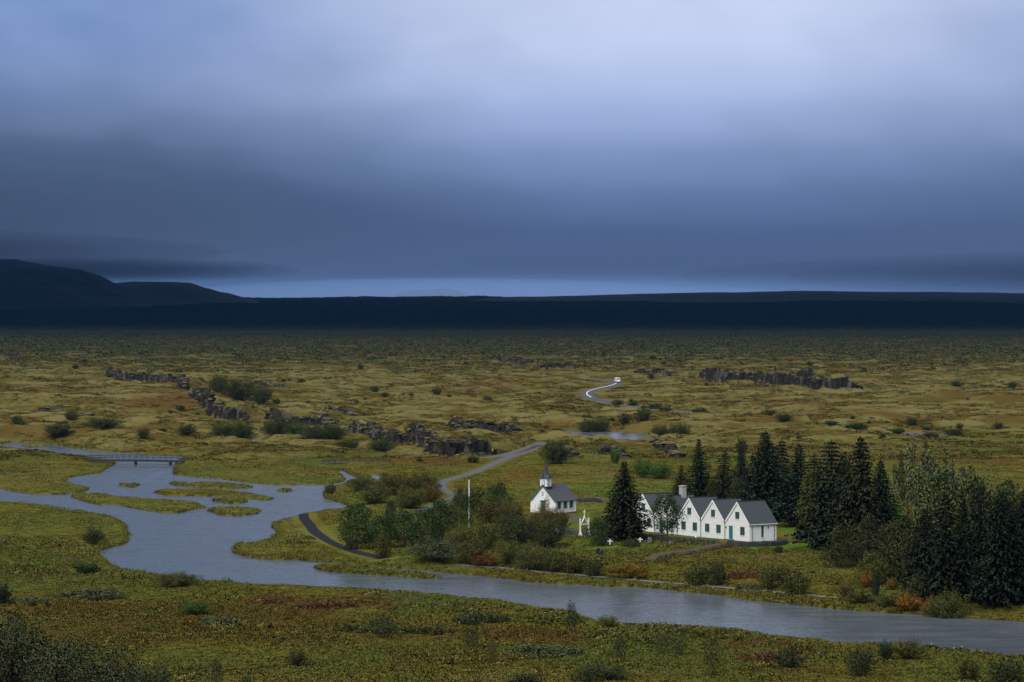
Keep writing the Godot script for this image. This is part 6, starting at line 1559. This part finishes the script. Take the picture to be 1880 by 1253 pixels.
func make_sky() -> PanoramaSkyMaterial:
	var bright := [[0.00, Color(0.114, 0.160, 0.297)], [0.42, Color(0.114, 0.160, 0.297)], [0.62, Color(0.091, 0.135, 0.257)], [0.85, Color(0.040, 0.063, 0.128)], [1.40, Color(0.039, 0.064, 0.135)], [2.20, Color(0.066, 0.102, 0.197)], [3.00, Color(0.111, 0.163, 0.286)], [3.80, Color(0.186, 0.243, 0.394)], [4.60, Color(0.263, 0.317, 0.469)], [5.40, Color(0.320, 0.368, 0.508)], [6.40, Color(0.343, 0.389, 0.515)], [9.00, Color(0.263, 0.308, 0.434)], [14.00, Color(0.172, 0.205, 0.286)], [20.00, Color(0.182, 0.217, 0.286)], [40.00, Color(0.660, 0.710, 0.800)], [90.00, Color(1.050, 1.080, 1.120)]]
	var dim := [[0.00, Color(0.049, 0.080, 0.166)], [0.60, Color(0.040, 0.066, 0.137)], [1.30, Color(0.027, 0.044, 0.089)], [2.20, Color(0.032, 0.052, 0.100)], [3.00, Color(0.043, 0.068, 0.126)], [3.80, Color(0.066, 0.100, 0.177)], [4.60, Color(0.083, 0.131, 0.245)], [5.40, Color(0.094, 0.154, 0.303)], [6.40, Color(0.105, 0.172, 0.331)], [9.00, Color(0.103, 0.154, 0.275)], [14.00, Color(0.089, 0.120, 0.194)], [20.00, Color(0.100, 0.131, 0.194)], [40.00, Color(0.580, 0.640, 0.740)], [90.00, Color(1.050, 1.080, 1.120)]]
	var w := 2048
	var h := 1024
	var im := Image.create(w, h, false, Image.FORMAT_RGBF)
	var f := FastNoiseLite.new()
	f.seed = 3
	f.frequency = 1.0
	f.fractal_octaves = 4
	var low := Color(0.04, 0.045, 0.03)
	for y in h:
		var e := 90.0 - (y + 0.5) / h * 180.0
		if e < -0.6:
			im.fill_rect(Rect2i(0, y, w, 1), low)
			continue
		var step := 1 if e < 12.0 else 4 if e < 40.0 else 16
		var cb := at_table(bright, maxf(e, 0.0))
		var cd := at_table(dim, maxf(e, 0.0))
		for x in range(0, w, step):
			var az := wrapf((x + 0.5) / w * 360.0, -180.0, 180.0)   # the picture begins straight ahead
			var q := deg_to_rad(az)
			var p := Vector3(sin(q), 0, -cos(q))
			# how open the cloud is in this direction: a gap ahead, others all round
			var gap := exp(-pow((az - 1.6) / 6.4, 2.0)) + 0.45 * exp(-pow((az - 10.0) / 6.0, 2.0))
			var roam := clampf(0.12 + 0.8 * f.get_noise_3d(p.x * 2.2 + 9.0, e * 0.05, p.z * 2.2), 0.0, 1.0) * smoothstep(11.0, 20.0, absf(az))
			var open := clampf(gap + roam, 0.0, 1.0)
			var wisp := f.get_noise_3d(p.x * 9.0, e * 0.45, p.z * 9.0 + 4.0) * 0.16 + f.get_noise_3d(p.x * 24.0 + e * 0.35, e * 0.8, p.z * 24.0) * 0.09
			var c := cd.lerp(cb, clampf(open + wisp * smoothstep(0.8, 3.0, e), 0.0, 1.0)) * (1.0 + wisp * 0.35)
			if step == 1: im.set_pixel(x, y, c)
			else: im.fill_rect(Rect2i(x, y, step, 1), c)
	var m := PanoramaSkyMaterial.new()
	m.panorama = ImageTexture.create_from_image(im)
	m.filter = true
	return m

func cloud(label: String, at: Vector3, size: Vector3, density: float, tone: Color) -> void:
	var v := FogVolume.new()
	v.name = numbered("cloud")
	v.shape = RenderingServer.FOG_VOLUME_SHAPE_ELLIPSOID
	v.size = size
	v.position = at
	var m := FogMaterial.new()
	m.resource_name = "cloud"
	m.density = density
	m.albedo = lin(tone)
	v.material = m
	add_child(v)
	tag(v, label, "cloud", "", "stuff")

# ---------------------------------------------------------------- everything
func _ready() -> void:
	var cam := Camera3D.new()
	cam.name = "camera"
	cam.position = Vector3(0, EYE, 0)
	cam.rotation.x = -atan((626.5 - 580.0) / 5400.0)
	cam.fov = rad_to_deg(2.0 * atan(626.5 / 5400.0))
	cam.near = 1.0
	cam.far = 80000.0
	add_child(cam)
	cam.current = true
	var env := Environment.new()
	env.background_mode = Environment.BG_SKY
	env.sky = Sky.new()
	env.sky.sky_material = make_sky()
	env.tonemap_mode = Environment.TONE_MAPPER_LINEAR
	env.tonemap_exposure = 1.75
	env.fog_enabled = true
	env.fog_density = 0.000014
	env.fog_light_color = Color(0.40, 0.70, 1.0)
	env.volumetric_fog_enabled = true
	env.volumetric_fog_density = 0.0
	env.sdfgi_enabled = true
	env.ssao_enabled = true
	env.ssil_enabled = true
	var we := WorldEnvironment.new()
	we.name = "environment"
	we.environment = env
	add_child(we)
	var sun := DirectionalLight3D.new()
	sun.name = "sun"
	sun.light_color = Color(1.0, 0.97, 0.92)
	sun.light_energy = 0.5
	sun.light_angular_distance = 28.0
	sun.shadow_enabled = true
	sun.rotation_degrees = Vector3(-48, -30, 0)
	add_child(sun)

	for q in [[n_fine, 3, 1.0 / 5.0, 3], [n_mid, 7, 1.0 / 22.0, 4], [n_lava, 11, 1.0 / 75.0, 5], [n_patch, 13, 1.0 / 38.0, 4], [n_big, 17, 1.0 / 170.0, 4], [n_hum, 23, 1.0 / 20.0, 3]]:
		q[0].seed = q[1]
		q[0].noise_type = FastNoiseLite.TYPE_SIMPLEX_SMOOTH
		q[0].frequency = q[2]
		q[0].fractal_octaves = q[3]
	rng.seed = 1
	grain = noise_tex(0.02, 0.62, 1.0, 1024, 5, 6)
	grain_fine = noise_tex(0.03, 0.7, 1.0, 512, 6, 5)
	lime = noise_tex(0.012, 0.9, 1.0, 512, 16, 6)
	var wm := mat("water", Color(0.082, 0.098, 0.115), 1.0)
	wm.metallic_specular = 0.5
	wm.roughness_texture = noise_tex(0.01, 0.02, 0.34, 512, 14, 4)
	wm.roughness_texture_channel = BaseMaterial3D.TEXTURE_CHANNEL_RED
	var wn := noise_tex(0.035, 0.0, 1.0, 1024, 8, 4)
	wn.as_normal_map = true
	wn.color_ramp = null
	wn.bump_strength = 6.0
	wm.normal_enabled = true
	wm.normal_texture = wn
	wm.normal_scale = 0.32
	wm.uv1_triplanar = true
	wm.uv1_world_triplanar = true
	wm.uv1_scale = Vector3(0.018, 0.018, 0.045)

	make_ground()
	print("ground ", Time.get_ticks_msec())
	make_hills()
	var rain := Color(0.46, 0.62, 0.95)
	var folds := ["outermost veil", "thin veil", "middle fold", "inner fold", "heart"]
	for k in 5:
		var f := 1.0 - 0.16 * k
		cloud(folds[k] + " of the low cloud lying over the big hill at left", Vector3(-3350, 262, -10400), Vector3(4700 * f, 190 * f, 3400 * f), 0.00018, rain)
		cloud(folds[k] + " of the low cloud brushing the second hill", Vector3(-1700, 220, -11900), Vector3(1700 * f, 100 * f, 1900 * f), 0.00028, rain)
	for k in 7:
		var f := 1.0 - 0.13 * k
		cloud("shell %d of seven, counted inwards, of the grey cloud mass over the left hills" % (k + 1), Vector3(-4300, 420, -10800), Vector3(9000 * f, 640 * f, 4600 * f), 0.000055, rain)
	for k in 5:
		var f := 1.0 - 0.17 * k
		cloud(folds[k] + " of the low cloud settling on the right horizon", Vector3(3300, 205, -12700), Vector3(5200 * f, 230 * f, 2400 * f), 0.00016, rain)
	cloud("pale rain veil in front of the faint mountain", Vector3(-600, 150, -26000), Vector3(5600, 440, 3000), 0.00036, Color(0.36, 0.52, 0.9))
	cloud("deep rain cloud high over the far plain", Vector3(-500, 2700, -9900), Vector3(70000, 900, 12500), 0.0065, Color(0.30, 0.36, 0.48))
	cloud("thinner skirt of the deep rain cloud reaching nearer", Vector3(-500, 2750, -9300), Vector3(72000, 700, 14500), 0.0030, Color(0.30, 0.36, 0.48))
	water_sheet("river", -190.0, 130.0, -858.0, -262.0, 0.0, "grey-blue river winding in from the left between grassy banks and islets")
	water_sheet("pond", 8.0, 52.0, -930.0, -820.0, base_height(868.0) - 0.25, "long thin pale pond beyond the paved square")
	var asphalt := mat("asphalt", Color(0.13, 0.13, 0.14), 0.75, grain_fine, 0.5)
	var asphalt_dark := mat("asphalt_dark", Color(0.022, 0.022, 0.028), 0.8, grain_fine, 0.6)
	var gravel := mat("gravel", Color(0.085, 0.08, 0.07), 0.95, grain_fine, 0.7)
	var trail := mat("trail", Color(0.055, 0.048, 0.036), 0.95, grain_fine, 0.7)
	for m in [asphalt, asphalt_dark, gravel, trail]: m.metallic_specular = 0.2
	var names := ["dark surfaced path running down to the water", "pale asphalt path winding from the paved square to the grove", "paved square below the lava cliffs", "grey drive behind the church", "gravel walk curving between church and gate", "asphalt footpath under the birch thicket", "narrow trodden trail on the near bank, middle", "narrow trodden trail on the near bank, right", "narrow trodden trail in the left meadow", "gravel drive right of the farmhouse"]
	for i in PATHS.size():
		struct("path", ribbon(PATHS[i][0], PATHS[i][1], 0.07, 0.25), {"asphalt": asphalt, "asphalt_dark": asphalt_dark, "gravel": gravel, "trail": trail}[PATHS[i][2]], names[i])
	struct("road", ribbon(ROAD, 3.4, 0.25), mat("road_asphalt", Color(0.085, 0.085, 0.095), 0.7, grain_fine, 0.4), "grey road curving across the lava plain")
	struct("road_marking", ribbon(ROAD.slice(10, 24), 0.34, 0.36), mat("road_paint", Color(0.75, 0.75, 0.75), 0.6), "white centre line painted round the road bend")
	make_cliffs()
	make_house()
	make_church()
	make_bridge(BRIDGE, "dark wooden footbridge with railings across the river at left", "footbridge", 0.95, 1.15, [0.5, 0.86], 2.0)
	make_bridge(BRIDGE_SMALL, "smaller low footbridge over the side stream", "footbridge", 0.85, 0.9, [0.4, 0.6], 1.8)
	make_boardwalk()
	make_gate()
	make_churchyard()
	make_van()
	make_people()
	print("built ", Time.get_ticks_msec())
	make_plants()
	print("plants ", Time.get_ticks_msec())
	cover("grass", "rough grass and low heath covering the near meadow", "grass", [tuft_mesh(20, 0.5, 0.6, 0.05, 1), mound_mesh(48, 0.22, 0.13, 2), mound_mesh(44, 0.18, 0.14, 9)], 190000, 274.0, 440.0, 1.1, 0.4, 1.3, Vector2(0.25, 0.65), PAL.lgreen, 0.25, "")
	cover("tussock", "coloured heath tussocks scattered through the near meadow", "heath", [mound_mesh(90, 0.42, 0.1, 21), mound_mesh(80, 0.34, 0.11, 22)], 9000, 276.0, 470.0, 1.0, 0.8, 2.3, Vector2(0.4, 0.9), PAL.brown, 0.3, "mixed")
	cover("meadow_grass", "grass and sedge covering the river meadows", "grass", [tuft_mesh(16, 0.5, 0.5, 0.08, 3), mound_mesh(36, 0.25, 0.19, 4)], 120000, 430.0, 800.0, 1.0, 0.5, 1.3, Vector2(0.25, 0.6), PAL.ochre, 0.25, "")
	cover("heath", "low heath and moss hummocks on the lava plain", "heath", [mound_mesh(60, 0.28, 0.15, 5), mound_mesh(50, 0.24, 0.17, 6)], 150000, 720.0, 2200.0, 1.1, 0.7, 2.6, Vector2(0.3, 0.7), Color(0.07, 0.07, 0.024), 0.7, "lava")
	cover("birch_scrub", "dark birch scrub spreading over the far plain", "scrub", [mound_mesh(60, 0.5, 0.16, 7), mound_mesh(50, 0.45, 0.18, 8)], 90000, 1000.0, 4800.0, 1.1, 3.0, 8.0, Vector2(0.35, 0.6), Color(0.085, 0.095, 0.034), 0.9, "scrub")
	cover("sedge", "sedge and grass fringing the water's edge", "grass", [tuft_mesh(18, 0.7, 0.5, 0.05, 10)], 420000, 285.0, 840.0, 1.0, 0.4, 0.9, Vector2(0.5, 1.1), PAL.olive, 0.5, "shore")
	print("cover ", Time.get_ticks_msec())
